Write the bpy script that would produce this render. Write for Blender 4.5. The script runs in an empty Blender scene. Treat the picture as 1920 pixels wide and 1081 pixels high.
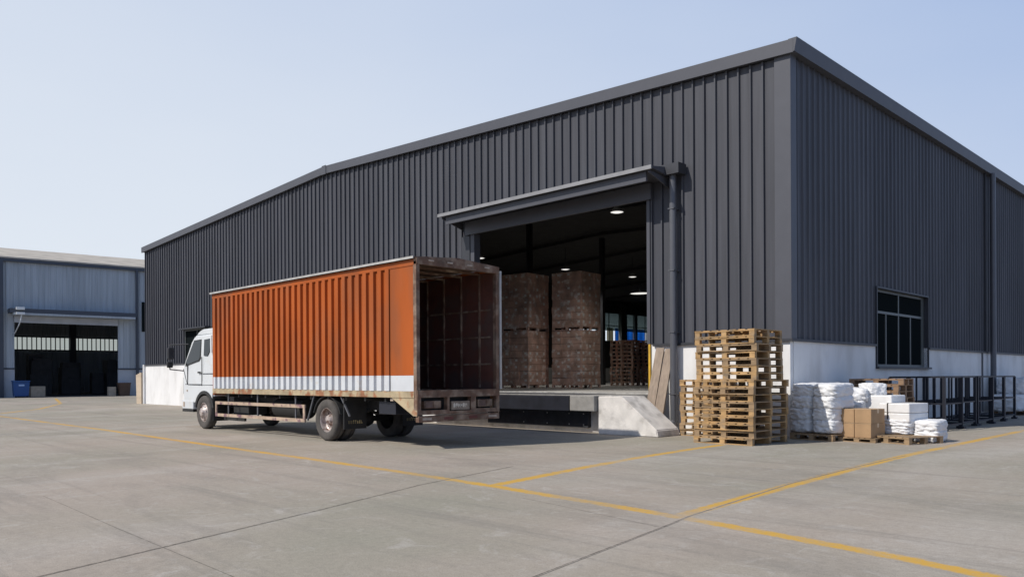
import bpy, bmesh, math, random
from mathutils import Vector, Matrix, noise as mnoise
random.seed(7)
S = bpy.context.scene
COL = S.collection
PI = math.pi

# ---------------------------------------------------------------- camera
F_PX = 1486.56
cam_d = bpy.data.cameras.new('camera')
cam = bpy.data.objects.new('camera', cam_d); COL.objects.link(cam)
yaw, pitch, roll = 0.7885, -0.0019, -0.0052
cy_, sy_ = math.cos(yaw), math.sin(yaw)
r0 = Vector((cy_, sy_, 0)); f0 = Vector((-sy_, cy_, 0)); z0 = Vector((0, 0, 1))
f1 = f0*math.cos(pitch)+z0*math.sin(pitch); u1 = z0*math.cos(pitch)-f0*math.sin(pitch)
r2 = r0*math.cos(roll)+u1*math.sin(roll); u2 = u1*math.cos(roll)-r0*math.sin(roll)
M = Matrix((r2, u2, -f1)).transposed().to_4x4()
M.translation = Vector((8.5703, -17.7231, 1.45))
cam.matrix_world = M
cam_d.sensor_width = 36.0; cam_d.sensor_fit = 'HORIZONTAL'
cam_d.lens = 36.0*F_PX/1920.0
cam_d.shift_y = 169.36/1920.0
cam_d.clip_end = 2000; cam_d.clip_start = 0.05
S.camera = cam

# ---------------------------------------------------------------- light
SUN_DIR = Vector((0.32, 1.0, -1.05)).normalized()
sun_d = bpy.data.lights.new('sun', 'SUN'); sun = bpy.data.objects.new('sun', sun_d); COL.objects.link(sun)
sun.rotation_euler = SUN_DIR.to_track_quat('-Z', 'Y').to_euler()
sun_d.energy = 3.9; sun_d.angle = math.radians(0.5); sun_d.color = (1.0, 0.94, 0.86)
w = bpy.data.worlds.new("World"); S.world = w; w.use_nodes = True
nt = w.node_tree; nt.nodes.clear()
wo = nt.nodes.new('ShaderNodeOutputWorld'); bg = nt.nodes.new('ShaderNodeBackground')
sky = nt.nodes.new('ShaderNodeTexSky'); sky.sky_type = 'NISHITA'; sky.sun_disc = False
sky.sun_elevation = math.asin(-SUN_DIR.z); sky.sun_rotation = math.atan2(-SUN_DIR.x, -SUN_DIR.y)
sky.air_density = 1.0; sky.dust_density = 0.8; sky.ozone_density = 1.0; sky.altitude = 0
# thin high haze over the clear sky: stronger towards the horizon and towards the left
tc = nt.nodes.new('ShaderNodeTexCoord')
dot = nt.nodes.new('ShaderNodeVectorMath'); dot.operation = 'DOT_PRODUCT'; dot.inputs[1].default_value = (-0.62, 0.02, -0.75)
nt.links.new(tc.outputs['Generated'], dot.inputs[0])
nz = nt.nodes.new('ShaderNodeTexNoise'); nz.inputs['Scale'].default_value = 1.6; nz.inputs['Detail'].default_value = 4
mpn = nt.nodes.new('ShaderNodeMapping'); mpn.inputs['Scale'].default_value = (1, 1, 3)
nt.links.new(tc.outputs['Generated'], mpn.inputs[0]); nt.links.new(mpn.outputs[0], nz.inputs['Vector'])
ad = nt.nodes.new('ShaderNodeMath'); ad.operation = 'MULTIPLY_ADD'; ad.inputs[1].default_value = 0.22
nt.links.new(nz.outputs['Fac'], ad.inputs[0]); nt.links.new(dot.outputs['Value'], ad.inputs[2])
mr = nt.nodes.new('ShaderNodeMapRange'); mr.interpolation_type = 'SMOOTHSTEP'
mr.inputs['From Min'].default_value = -0.38; mr.inputs['From Max'].default_value = 0.72
mr.inputs['To Min'].default_value = 0.0; mr.inputs['To Max'].default_value = 1.0
nt.links.new(ad.outputs[0], mr.inputs['Value'])
hz = nt.nodes.new('ShaderNodeMix'); hz.data_type = 'RGBA'
pale = nt.nodes.new('ShaderNodeMix'); pale.data_type = 'RGBA'
pale.inputs['A'].default_value = (3.05, 4.45, 7.5, 1); pale.inputs['B'].default_value = (7.9, 8.45, 9.2, 1)
nt.links.new(mr.outputs['Result'], pale.inputs['Factor']); nt.links.new(pale.outputs['Result'], hz.inputs['B'])
sx = nt.nodes.new('ShaderNodeSeparateXYZ'); nt.links.new(tc.outputs['Generated'], sx.inputs[0])
mz = nt.nodes.new('ShaderNodeMapRange'); mz.interpolation_type = 'SMOOTHSTEP'
mz.inputs['From Min'].default_value = 0.43; mz.inputs['From Max'].default_value = 0.70
mz.inputs['To Min'].default_value = 1.0; mz.inputs['To Max'].default_value = 0.12
nt.links.new(sx.outputs['Z'], mz.inputs['Value'])
mm = nt.nodes.new('ShaderNodeMath'); mm.operation = 'MULTIPLY'
mm.inputs[0].default_value = 0.93; nt.links.new(mz.outputs['Result'], mm.inputs[1])
nt.links.new(mm.outputs[0], hz.inputs['Factor']); nt.links.new(sky.outputs[0], hz.inputs['A'])
nt.links.new(hz.outputs['Result'], bg.inputs['Color'])
bg.inputs['Strength'].default_value = 0.10
nt.links.new(bg.outputs[0], wo.inputs[0])
S.view_settings.view_transform = 'Standard'; S.view_settings.look = 'None'
S.view_settings.exposure = 0; S.view_settings.gamma = 1; S.view_settings.use_curve_mapping = False
S.cycles.max_bounces = 8

# ---------------------------------------------------------------- materials
def mat(name, col, rough=0.6, metal=0.0, var=0.0, vscale=2.0, bump=0.0, bscale=20.0, col2=None, c2scale=3.0, c2lo=0.55, c2hi=0.65,
        stretch=(1, 1, 1), spec=0.5, emit=None, estr=0.0, detail=6, bdist=0.01, world=False):
    m = bpy.data.materials.new(name); m.use_nodes = True
    n = m.node_tree; b = n.nodes['Principled BSDF']
    b.inputs['Roughness'].default_value = rough; b.inputs['Metallic'].default_value = metal
    b.inputs['Specular IOR Level'].default_value = spec
    c = n.nodes.new('ShaderNodeTexCoord'); mp = n.nodes.new('ShaderNodeMapping'); mp.inputs['Scale'].default_value = stretch
    if world:
        gp = n.nodes.new('ShaderNodeNewGeometry'); n.links.new(gp.outputs['Position'], mp.inputs[0])
    else: n.links.new(c.outputs['Object'], mp.inputs[0])
    last = None
    base = n.nodes.new('ShaderNodeRGB'); base.outputs[0].default_value = (*col, 1); last = base.outputs[0]
    if col2:
        t = n.nodes.new('ShaderNodeTexNoise'); t.inputs['Scale'].default_value = c2scale; t.inputs['Detail'].default_value = detail
        n.links.new(mp.outputs[0], t.inputs['Vector'])
        rg = n.nodes.new('ShaderNodeMapRange'); rg.inputs['From Min'].default_value = c2lo; rg.inputs['From Max'].default_value = c2hi
        n.links.new(t.outputs['Fac'], rg.inputs['Value'])
        mx = n.nodes.new('ShaderNodeMix'); mx.data_type = 'RGBA'; mx.inputs['B'].default_value = (*col2, 1)
        n.links.new(rg.outputs['Result'], mx.inputs['Factor']); n.links.new(last, mx.inputs['A']); last = mx.outputs['Result']
    if var:
        t = n.nodes.new('ShaderNodeTexNoise'); t.inputs['Scale'].default_value = vscale; t.inputs['Detail'].default_value = 5
        n.links.new(mp.outputs[0], t.inputs['Vector'])
        rg = n.nodes.new('ShaderNodeMapRange'); rg.inputs['From Min'].default_value = 0.3; rg.inputs['From Max'].default_value = 0.7
        rg.inputs['To Min'].default_value = 1-var; rg.inputs['To Max'].default_value = 1+var
        n.links.new(t.outputs['Fac'], rg.inputs['Value'])
        mx = n.nodes.new('ShaderNodeVectorMath'); mx.operation = 'SCALE'
        n.links.new(last, mx.inputs[0]); n.links.new(rg.outputs['Result'], mx.inputs['Scale']); last = mx.outputs[0]
    n.links.new(last, b.inputs['Base Color'])
    if bump:
        t = n.nodes.new('ShaderNodeTexNoise'); t.inputs['Scale'].default_value = bscale; t.inputs['Detail'].default_value = 4
        n.links.new(mp.outputs[0], t.inputs['Vector'])
        bp = n.nodes.new('ShaderNodeBump'); bp.inputs['Strength'].default_value = bump; bp.inputs['Distance'].default_value = bdist
        n.links.new(t.outputs['Fac'], bp.inputs['Height']); n.links.new(bp.outputs[0], b.inputs['Normal'])
    if emit:
        b.inputs['Emission Color'].default_value = (*emit, 1); b.inputs['Emission Strength'].default_value = estr
    return m

def concrete_color(n, vec):
    """worn yard concrete: broad tone patches, streaks, fine grain, pale scuffs and oil spots -> colour socket"""
    def noise(scale, det, st=(1, 1, 1), rough=0.55, dist=0.0):
        mp = n.nodes.new('ShaderNodeMapping'); mp.inputs['Scale'].default_value = st; n.links.new(vec, mp.inputs[0])
        t = n.nodes.new('ShaderNodeTexNoise'); t.inputs['Scale'].default_value = scale; t.inputs['Detail'].default_value = det
        t.inputs['Roughness'].default_value = rough; t.inputs['Distortion'].default_value = dist
        n.links.new(mp.outputs[0], t.inputs['Vector']); return t.outputs['Fac']
    def rng(s, a, b_, c, d):
        r = n.nodes.new('ShaderNodeMapRange'); r.inputs['From Min'].default_value = a; r.inputs['From Max'].default_value = b_
        r.inputs['To Min'].default_value = c; r.inputs['To Max'].default_value = d; n.links.new(s, r.inputs['Value']); return r.outputs['Result']
    def mixc(f, a, b_):
        m = n.nodes.new('ShaderNodeMix'); m.data_type = 'RGBA'; n.links.new(f, m.inputs['Factor'])
        for s, k in ((a, 'A'), (b_, 'B')):
            if isinstance(s, tuple): m.inputs[k].default_value = (*s, 1)
            else: n.links.new(s, m.inputs[k])
        return m.outputs['Result']
    c = mixc(rng(noise(0.16, 4), 0.38, 0.62, 0, 1), (0.362, 0.312, 0.260), (0.292, 0.274, 0.218))
    c = mixc(rng(noise(0.35, 8, (1, 0.35, 1), 0.65, 0.6), 0.48, 0.68, 0, 0.7), c, (0.42, 0.385, 0.34))
    c = mixc(rng(noise(0.55, 8, (0.4, 1.2, 1), 0.7, 0.8), 0.50, 0.70, 0, 0.6), c, (0.215, 0.196, 0.170))
    c = mixc(rng(noise(2.2, 10, (1, 1, 1), 0.75, 1.2), 0.54, 0.66, 0, 0.5), c, (0.45, 0.42, 0.38))
    c = mixc(rng(noise(3.1, 3, (1, 1, 1), 0.5), 0.70, 0.78, 0, 0.35), c, (0.17, 0.155, 0.14))
    c = mixc(rng(noise(5.5, 10, (1, 1, 1), 0.85, 0.3), 0.52, 0.68, 0, 0.35), c, (0.235, 0.215, 0.185))
    # faint tyre tracks: thin streaks drawn out along two driving directions
    c = mixc(rng(noise(1.0, 7, (0.12, 2.6, 1), 0.7, 0.25), 0.53, 0.68, 0, 0.5), c, (0.21, 0.195, 0.17))
    c = mixc(rng(noise(1.0, 7, (2.2, 0.10, 1), 0.7, 0.25), 0.58, 0.74, 0, 0.35), c, (0.42, 0.395, 0.35))
    vo = n.nodes.new('ShaderNodeTexVoronoi'); vo.inputs['Scale'].default_value = 42; n.links.new(vec, vo.inputs['Vector'])
    c = mixc(rng(vo.outputs['Distance'], 0.10, 0.04, 0, 0.55), c, (0.13, 0.12, 0.105))
    g = rng(noise(85, 8, (1, 1, 1), 0.8), 0.34, 0.66, 0.68, 1.30)
    g2 = rng(noise(14, 8, (1, 1, 1), 0.85), 0.36, 0.64, 0.88, 1.12)
    gm_ = n.nodes.new('ShaderNodeMath'); gm_.operation = 'MULTIPLY'; n.links.new(g, gm_.inputs[0]); n.links.new(g2, gm_.inputs[1]); g = gm_.outputs[0]
    s = n.nodes.new('ShaderNodeVectorMath'); s.operation = 'SCALE'; n.links.new(c, s.inputs[0]); n.links.new(g, s.inputs['Scale'])
    return s.outputs[0], noise, rng, mixc

def edge_mask(n, nz_, half, soft):
    """1 in the middle of a strip, ragged and soft towards both edges"""
    tcn = n.nodes.new('ShaderNodeTexCoord'); sp_ = n.nodes.new('ShaderNodeSeparateXYZ'); n.links.new(tcn.outputs['UV'], sp_.inputs[0])
    a = n.nodes.new('ShaderNodeMath'); a.operation = 'SUBTRACT'; a.inputs[1].default_value = .5; n.links.new(sp_.outputs['X'], a.inputs[0])
    b = n.nodes.new('ShaderNodeMath'); b.operation = 'ABSOLUTE'; n.links.new(a.outputs[0], b.inputs[0])
    c = n.nodes.new('ShaderNodeMath'); c.operation = 'MULTIPLY_ADD'; c.inputs[1].default_value = .5; n.links.new(nz_, c.inputs[0]); n.links.new(b.outputs[0], c.inputs[2])
    r = n.nodes.new('ShaderNodeMapRange'); r.inputs['From Min'].default_value = half+.25; r.inputs['From Max'].default_value = half+.25-soft; n.links.new(c.outputs[0], r.inputs['Value'])
    return r.outputs['Result']
def ground_mat(name, paint=None, joint=False):
    m = bpy.data.materials.new(name); m.use_nodes = True; n = m.node_tree; b = n.nodes['Principled BSDF']
    g = n.nodes.new('ShaderNodeNewGeometry')
    c, noise, rng, mixc = concrete_color(n, g.outputs['Position'])
    if paint:
        em = edge_mask(n, noise(9, 5, (1, 1, 1), 0.7), 0.34, 0.14)
        k = rng(noise(0.5, 9, (1, 1, 1), 0.75, 0.4), 0.46, 0.62, 1.05, 0.30)
        k2 = rng(noise(22, 5, (1, 1, 1), 0.7), 0.40, 0.66, 1.15, 0.55)
        mm = n.nodes.new('ShaderNodeMath'); mm.operation = 'MULTIPLY'; mm.use_clamp = True
        n.links.new(k, mm.inputs[0]); n.links.new(k2, mm.inputs[1])
        m3 = n.nodes.new('ShaderNodeMath'); m3.operation = 'MULTIPLY'; m3.use_clamp = True
        n.links.new(mm.outputs[0], m3.inputs[0]); n.links.new(em, m3.inputs[1])
        c = mixc(m3.outputs[0], c, paint)
    if joint:
        em = edge_mask(n, noise(14, 5, (1, 1, 1), 0.7), 0.22, 0.16)
        k = rng(noise(1.7, 6, (1, 1, 1), 0.75), 0.36, 0.62, 1.5, 0.7)
        m3 = n.nodes.new('ShaderNodeMath'); m3.operation = 'MULTIPLY'; m3.use_clamp = True
        n.links.new(k, m3.inputs[0]); n.links.new(em, m3.inputs[1])
        c = mixc(m3.outputs[0], c, (0.06, 0.05, 0.042))
    n.links.new(c, b.inputs['Base Color'])
    b.inputs['Roughness'].default_value = 0.85; b.inputs['Specular IOR Level'].default_value = 0.3
    bp = n.nodes.new('ShaderNodeBump'); bp.inputs['Strength'].default_value = 0.5; bp.inputs['Distance'].default_value = 0.004
    n.links.new(noise(35, 6, (1, 1, 1), 0.7), bp.inputs['Height']); n.links.new(bp.outputs[0], b.inputs['Normal'])
    return m

def clad_mat(name, col, rough, var, sheet_w, streak=0.12):
    m = mat(name, col, rough, 0.0, spec=0.22, var=var, vscale=0.9, stretch=(1, 1, 0.25))
    n = m.node_tree; b = n.nodes['Principled BSDF']; src = b.inputs['Base Color'].links[0].from_socket
    c = n.nodes.new('ShaderNodeTexCoord')
    mp = n.nodes.new('ShaderNodeMapping'); mp.inputs['Scale'].default_value = (1/sheet_w, 1/sheet_w, 0); n.links.new(c.outputs['Object'], mp.inputs[0])
    fl = n.nodes.new('ShaderNodeVectorMath'); fl.operation = 'FLOOR'; n.links.new(mp.outputs[0], fl.inputs[0])
    wn = n.nodes.new('ShaderNodeTexWhiteNoise'); wn.noise_dimensions = '2D'; n.links.new(fl.outputs[0], wn.inputs['Vector'])
    st = n.nodes.new('ShaderNodeTexNoise'); st.inputs['Scale'].default_value = 3.0; st.inputs['Detail'].default_value = 6
    m2 = n.nodes.new('ShaderNodeMapping'); m2.inputs['Scale'].default_value = (2.5, 2.5, 0.10); n.links.new(c.outputs['Object'], m2.inputs[0]); n.links.new(m2.outputs[0], st.inputs['Vector'])
    a = n.nodes.new('ShaderNodeMapRange'); a.inputs['To Min'].default_value = .93; a.inputs['To Max'].default_value = 1.07; n.links.new(wn.outputs['Value'], a.inputs['Value'])
    d = n.nodes.new('ShaderNodeMapRange'); d.inputs['From Min'].default_value = .35; d.inputs['From Max'].default_value = .65; d.inputs['To Min'].default_value = 1-streak; d.inputs['To Max'].default_value = 1+streak; n.links.new(st.outputs['Fac'], d.inputs['Value'])
    mu = n.nodes.new('ShaderNodeMath'); mu.operation = 'MULTIPLY'; n.links.new(a.outputs['Result'], mu.inputs[0]); n.links.new(d.outputs['Result'], mu.inputs[1])
    sc = n.nodes.new('ShaderNodeVectorMath'); sc.operation = 'SCALE'; n.links.new(src, sc.inputs[0]); n.links.new(mu.outputs[0], sc.inputs['Scale']); n.links.new(sc.outputs[0], b.inputs['Base Color'])
    # oil canning: long soft dents in the thin sheet
    oc = n.nodes.new('ShaderNodeTexNoise'); oc.inputs['Scale'].default_value = 1.0; m3 = n.nodes.new('ShaderNodeMapping'); m3.inputs['Scale'].default_value = (3.5, 3.5, 0.6)
    n.links.new(c.outputs['Object'], m3.inputs[0]); n.links.new(m3.outputs[0], oc.inputs['Vector'])
    bp = n.nodes.new('ShaderNodeBump'); bp.inputs['Strength'].default_value = .6; bp.inputs['Distance'].default_value = .02; n.links.new(oc.outputs['Fac'], bp.inputs['Height']); n.links.new(bp.outputs[0], b.inputs['Normal'])
    return m

MAT = dict(
 ground=ground_mat('yard_concrete'), paint=ground_mat('worn_yellow_paint', paint=(0.56, 0.33, 0.055)), joint=ground_mat('joint', joint=True),
 clad=clad_mat('dark_cladding', (0.071, 0.0735, 0.085), 0.5, 0.08, 0.966),
 trim=mat('dark_trim', (0.085, 0.088, 0.102), 0.45, 0.0, spec=0.3, var=0.05),
 dark=mat('dark_metal', (0.045, 0.047, 0.055), 0.5, 0.2, var=0.1),
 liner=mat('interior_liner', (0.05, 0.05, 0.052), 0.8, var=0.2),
 plinth=mat('white_plaster', (0.76, 0.755, 0.74), 0.85, var=0.07, vscale=0.8, bump=0.3, bscale=14, col2=(0.58, 0.565, 0.54), c2scale=1.1, c2lo=0.48, c2hi=0.75, stretch=(1, 1, 0.5)),
 dock=mat('dock_concrete', (0.66, 0.63, 0.585), 0.9, var=0.16, vscale=3.5, bump=0.6, bscale=18, col2=(0.33, 0.31, 0.28), c2scale=2.2, c2lo=0.52, c2hi=0.72),
 dockgrey=mat('grey_concrete', (0.27, 0.26, 0.24), 0.9, var=0.2, vscale=4, bump=0.5, bscale=25),
 rubber=mat('black_rubber', (0.030, 0.031, 0.036), 0.75, var=0.3, vscale=5, bump=0.3, bscale=30),
 lipgrey=mat('lip_grey', (0.27, 0.27, 0.275), 0.5, 0.2, var=.12, vscale=3), dock_top_shade=mat('shaded_dock_top', (0.075, 0.077, 0.085), 0.6, 0.3, var=0.35, vscale=3, col2=(0.16, 0.15, 0.14), c2scale=2, c2lo=.5, c2hi=.7), dockplate=mat('shaded_beam_concrete', (0.016, 0.018, 0.027), 0.55, 0.3, var=0.3, vscale=4),  # both dark dock colours paint the truck's shadow on beam and platform top
 ifloor=mat('interior_floor', (0.34, 0.33, 0.31), 0.6, var=0.15),
 steeledge=mat('steel_edge', (0.48, 0.47, 0.44), 0.5, 0.3, var=0.2, vscale=6),
 glassd=mat('dark_glass', (0.010, 0.013, 0.014), 0.12, spec=0.0),
 winframe=mat('window_frame', (0.12, 0.13, 0.125), 0.45, 0.3),
 pvc=mat('grey_pipe', (0.10, 0.103, 0.115), 0.38, 0.1, var=0.06, vscale=3),
 yellow=mat('yellow_guard', (0.60, 0.36, 0.03), 0.6, var=0.2, vscale=6),
 plank=mat('grey_plank', (0.30, 0.235, 0.18), 0.85, var=0.18, vscale=2.5, stretch=(8, 8, 0.7), bump=0.4, bscale=8),
 wood=mat('pallet_wood', (0.42, 0.262, 0.115), 0.8, var=0.34, vscale=3.3, bump=0.3, bscale=20, world=True, stretch=(1,1,2.2), col2=(.26,.19,.12), c2scale=2.7, c2lo=.5, c2hi=.64),
 wood2=mat('pallet_wood_grey', (0.31, 0.212, 0.12), 0.85, var=0.30, vscale=2.6, bump=0.3, bscale=20, world=True, stretch=(1,1,2.2)),
 wood3=mat('pallet_wood_brown', (0.27, 0.17, 0.10), 0.85, var=0.25, vscale=3),
 orange=mat('orange_paint', (0.38, 0.088, 0.016), 0.65, spec=0.2, var=0.13, vscale=1.6, stretch=(1, 1, 0.35), col2=(0.31, 0.088, 0.028), c2scale=1.7, c2lo=0.46, c2hi=0.66, bump=0.5, bscale=1.6, bdist=.03),
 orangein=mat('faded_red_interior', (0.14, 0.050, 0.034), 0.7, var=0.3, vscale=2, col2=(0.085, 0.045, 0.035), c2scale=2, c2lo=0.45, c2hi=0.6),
 rust=mat('rusty_brown_frame', (0.14, 0.078, 0.050), 0.75, var=0.35, vscale=5, col2=(0.25, 0.18, 0.13), c2scale=4, c2lo=0.46, c2hi=0.62, bump=0.3, bscale=20),
 whiteband=mat('white_band', (0.60, 0.62, 0.64), 0.5, var=0.06, vscale=3, col2=(0.55, 0.50, 0.43), c2scale=5, c2lo=0.62, c2hi=0.75),
 rail=mat('worn_yellow_rail', (0.40, 0.32, 0.20), 0.7, var=0.25, vscale=4, col2=(0.30, 0.13, 0.06), c2scale=3.6, c2lo=0.52, c2hi=0.62, detail=3, bump=0.3, bscale=15),
 guard=mat('beige_side_guard', (0.44, 0.33, 0.24), 0.7, var=0.2, vscale=5, col2=(0.19, 0.11, 0.12), c2scale=3.4, c2lo=0.53, c2hi=0.60),
 cab=mat('white_cab_paint', (0.62, 0.64, 0.645), 0.28, var=0.04, vscale=2, col2=(0.55, 0.52, 0.46), c2scale=2.5, c2lo=0.62, c2hi=0.8),
 cabglass=mat('cab_glass', (0.018, 0.022, 0.025), 0.06, spec=0.35),
 tyre=mat('tyre_rubber', (0.078, 0.070, 0.063), 0.9, var=0.25, vscale=6, bump=0.4, bscale=40),
 rim=mat('dusty_rim', (0.46, 0.40, 0.37), 0.45, 0.3, var=0.3, vscale=6, col2=(0.16, 0.10, 0.08), c2scale=7, c2lo=0.5, c2hi=0.62),
 chassis=mat('chassis_black', (0.022, 0.022, 0.022), 0.7, var=0.3, vscale=5),
 lampred=mat('red_lens', (0.13, 0.03, 0.025), 0.5, var=.3, vscale=15), lampwhite=mat('marker_lens', (0.42, 0.34, 0.27), 0.6, var=.3, vscale=15), taillens=mat('dusty_tail_lens', (0.12, 0.075, 0.06), 0.6, var=.3, vscale=15), marks=mat('gold_marks', (0.42, 0.33, 0.16), 0.7),
 scratch=mat('bare_scratch', (0.30, 0.20, 0.15), 0.6), platebg=mat('number_plate', (0.24, 0.19, 0.145), 0.6, var=0.2, vscale=12), platefg=mat('plate_marks', (0.62, 0.56, 0.46), 0.6),
 box=mat('cardboard', (0.37, 0.235, 0.125), 0.8, var=0.12, vscale=4, bump=0.1), tape=mat('parcel_tape', (0.62, 0.47, 0.30), 0.4), strap=mat('strap', (0.05, 0.04, 0.035), 0.6),
 ibox=mat('carton_painted_glints', (0.62, 0.41, 0.32), 0.45, var=0.3, vscale=2.5, col2=(0.85, 0.76, 0.70), c2scale=4.0, c2lo=.54, c2hi=.68, bump=.5, bscale=9, world=True), ilabel=mat('carton_label', (0.80, 0.76, 0.72), 0.5),  # pale carton blotches are painted highlights of the stretch wrap
 sack=mat('woven_sack', (0.72, 0.725, 0.73), 0.65, var=0.08, vscale=5, bump=0.9, bscale=9, bdist=0.03),
 slab=mat('white_package', (0.74, 0.73, 0.71), 0.5, var=0.06, vscale=5, bump=0.4, bscale=12),
 rack=mat('rack_steel', (0.022, 0.024, 0.034), 0.5, 0.3),
 lbclad=clad_mat('pale_blue_cladding', (0.39, 0.43, 0.465), 0.5, 0.08, 0.9, 0.08),
 lbroof=mat('weathered_pale_roof', (0.44, 0.40, 0.34), 0.7, var=0.18, vscale=0.8), lbdark=mat('navy_trim', (0.055, 0.065, 0.085), 0.5),
 lbplinth=mat('pale_plinth', (0.46, 0.49, 0.53), 0.9, var=0.1, vscale=1),
 translucent=mat('glowing_translucent_panel', (0.6, 0.64, 0.62), 0.5, emit=(0.62, 0.68, 0.66), estr=0.6),  # daylight through the panels is painted in as a glow
 bin=mat('blue_plastic', (0.010, 0.07, 0.24), 0.4), binlogo=mat('pale_blue_mark', (0.35, 0.5, 0.75), 0.5), lamp=mat('lamp_housing', (0.7, 0.72, 0.72), 0.4),
 bulb=mat('lit_lamp', (0.9, 0.9, 0.9), 0.5, emit=(1.0, 0.97, 0.92), estr=0.9),
 beige=mat('beige_board', (0.52, 0.42, 0.31), 0.8, var=0.15, vscale=4), brownbin=mat('brown_bin', (0.13, 0.075, 0.045), 0.7, var=0.2),
 tarpblue=mat('blue_tarpaulin', (0.05, 0.36, 0.85), 0.5, var=0.15, vscale=1), tarpwhite=mat('white_tarpaulin', (0.7, 0.7, 0.66), 0.6, var=0.1), tarpbeige=mat('beige_tarpaulin', (0.45, 0.42, 0.30), 0.6, var=0.1),
)

# ---------------------------------------------------------------- helpers
def link(name, me_or_none, parent=None):
    o = bpy.data.objects.new(name, me_or_none); COL.objects.link(o)
    if parent: o.parent = parent
    return o
def tag(o, label=None, cat=None, group=None, kind=None):
    if label: o['label'] = label
    if cat: o['category'] = cat
    if group: o['group'] = group
    if kind: o['kind'] = kind
    return o
def empty(name, loc=(0, 0, 0), rz=0.0):
    o = link(name, None); o.location = loc; o.rotation_euler = (0, 0, rz); o.empty_display_size = 0.2
    return o
class MB:
    def __init__(self): self.bm = bmesh.new()
    def box(self, x0, x1, y0, y1, z0, z1, rot=None, bev=0.0):
        bm = self.bm
        r = bmesh.ops.create_cube(bm, size=1.0)
        vs = r['verts']
        c = Vector(((x0+x1)/2, (y0+y1)/2, (z0+z1)/2))
        for v in vs:
            v.co = Vector((v.co.x*(x1-x0), v.co.y*(y1-y0), v.co.z*(z1-z0)))
            if rot is not None: v.co = rot @ v.co
            v.co += c
        if bev:
            es = list({e for v in vs for e in v.link_edges})
            bmesh.ops.bevel(bm, geom=es, offset=bev, segments=2, affect='EDGES', profile=0.5)
        return self
    def prism(self, pts, axis, a, b):
        """pts: list of 2D; axis 'y': (x,z) extruded along y; 'x': (y,z) along x; 'z': (x,y) along z"""
        f = {'y': lambda p, t: (p[0], t, p[1]), 'x': lambda p, t: (t, p[0], p[1]), 'z': lambda p, t: (p[0], p[1], t)}[axis]
        A = [self.bm.verts.new(f(p, a)) for p in pts]; Bv = [self.bm.verts.new(f(p, b)) for p in pts]
        n = len(pts)
        self.bm.faces.new(A); self.bm.faces.new(Bv[::-1])
        for i in range(n): self.bm.faces.new((A[i], Bv[i], Bv[(i+1) % n], A[(i+1) % n]))
        bmesh.ops.recalc_face_normals(self.bm, faces=self.bm.faces[:])
        return self
    def bar(self, p, q, w_, h_=None):
        p, q = Vector(p), Vector(q); h_ = h_ or w_
        d = q-p; L = d.length; rot = d.to_track_quat('Z', 'Y').to_matrix()
        c = (p+q)/2
        r = bmesh.ops.create_cube(self.bm, size=1.0)
        for v in r['verts']: v.co = rot @ Vector((v.co.x*w_, v.co.y*h_, v.co.z*L)) + c
        return self
    def tube(self, p, q, r_, seg=14, r2_=None):
        p, q = Vector(p), Vector(q); d = q-p; rot = d.to_track_quat('Z', 'Y').to_matrix().to_4x4(); rot.translation = (p+q)/2
        bmesh.ops.create_cone(self.bm, cap_ends=True, segments=seg, radius1=r_, radius2=r_ if r2_ is None else r2_, depth=d.length, matrix=rot)
        return self
    def lathe(self, prof, seg, c, axis='y'):
        """prof: list (radius, along) ; revolve about axis through c"""
        rings = []
        for (r_, a) in prof:
            ring = []
            for i in range(seg):
                t = 2*PI*i/seg
                if axis == 'y': co = (c[0]+r_*math.cos(t), c[1]+a, c[2]+r_*math.sin(t))
                else: co = (c[0]+r_*math.cos(t), c[1]+r_*math.sin(t), c[2]+a)
                ring.append(self.bm.verts.new(co))
            rings.append(ring)
        for A, Bv in zip(rings, rings[1:]):
            for i in range(seg): self.bm.faces.new((A[i], A[(i+1) % seg], Bv[(i+1) % seg], Bv[i]))
        return self
    def face(self, pts):
        self.bm.faces.new([self.bm.verts.new(p) for p in pts]); return self
    def build(self, name, m, parent=None, smooth=False, recalc=False):
        if recalc: bmesh.ops.recalc_face_normals(self.bm, faces=self.bm.faces[:])
        me = bpy.data.meshes.new(name); self.bm.to_mesh(me); self.bm.free()
        me.materials.append(m)
        if smooth:
            for p in me.polygons: p.use_smooth = True
            try: me.set_sharp_from_angle(angle=math.radians(40))
            except Exception: pass
        return link(name, me, parent)
def copy_tree(o, parent=None):
    kids = [k for k in bpy.data.objects if k.parent == o]
    c = o.copy(); COL.objects.link(c)
    if parent: c.parent = parent
    for k in kids: copy_tree(k, c)
    return c

# ================================================================ GROUND
g = MB(); g.face([(-400, -400, 0), (400, -400, 0), (400, 400, 0), (-400, 400, 0)])
tag(g.build('ground', MAT['ground']), 'worn grey concrete yard slab with faint stains', 'ground', kind='structure')

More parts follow.
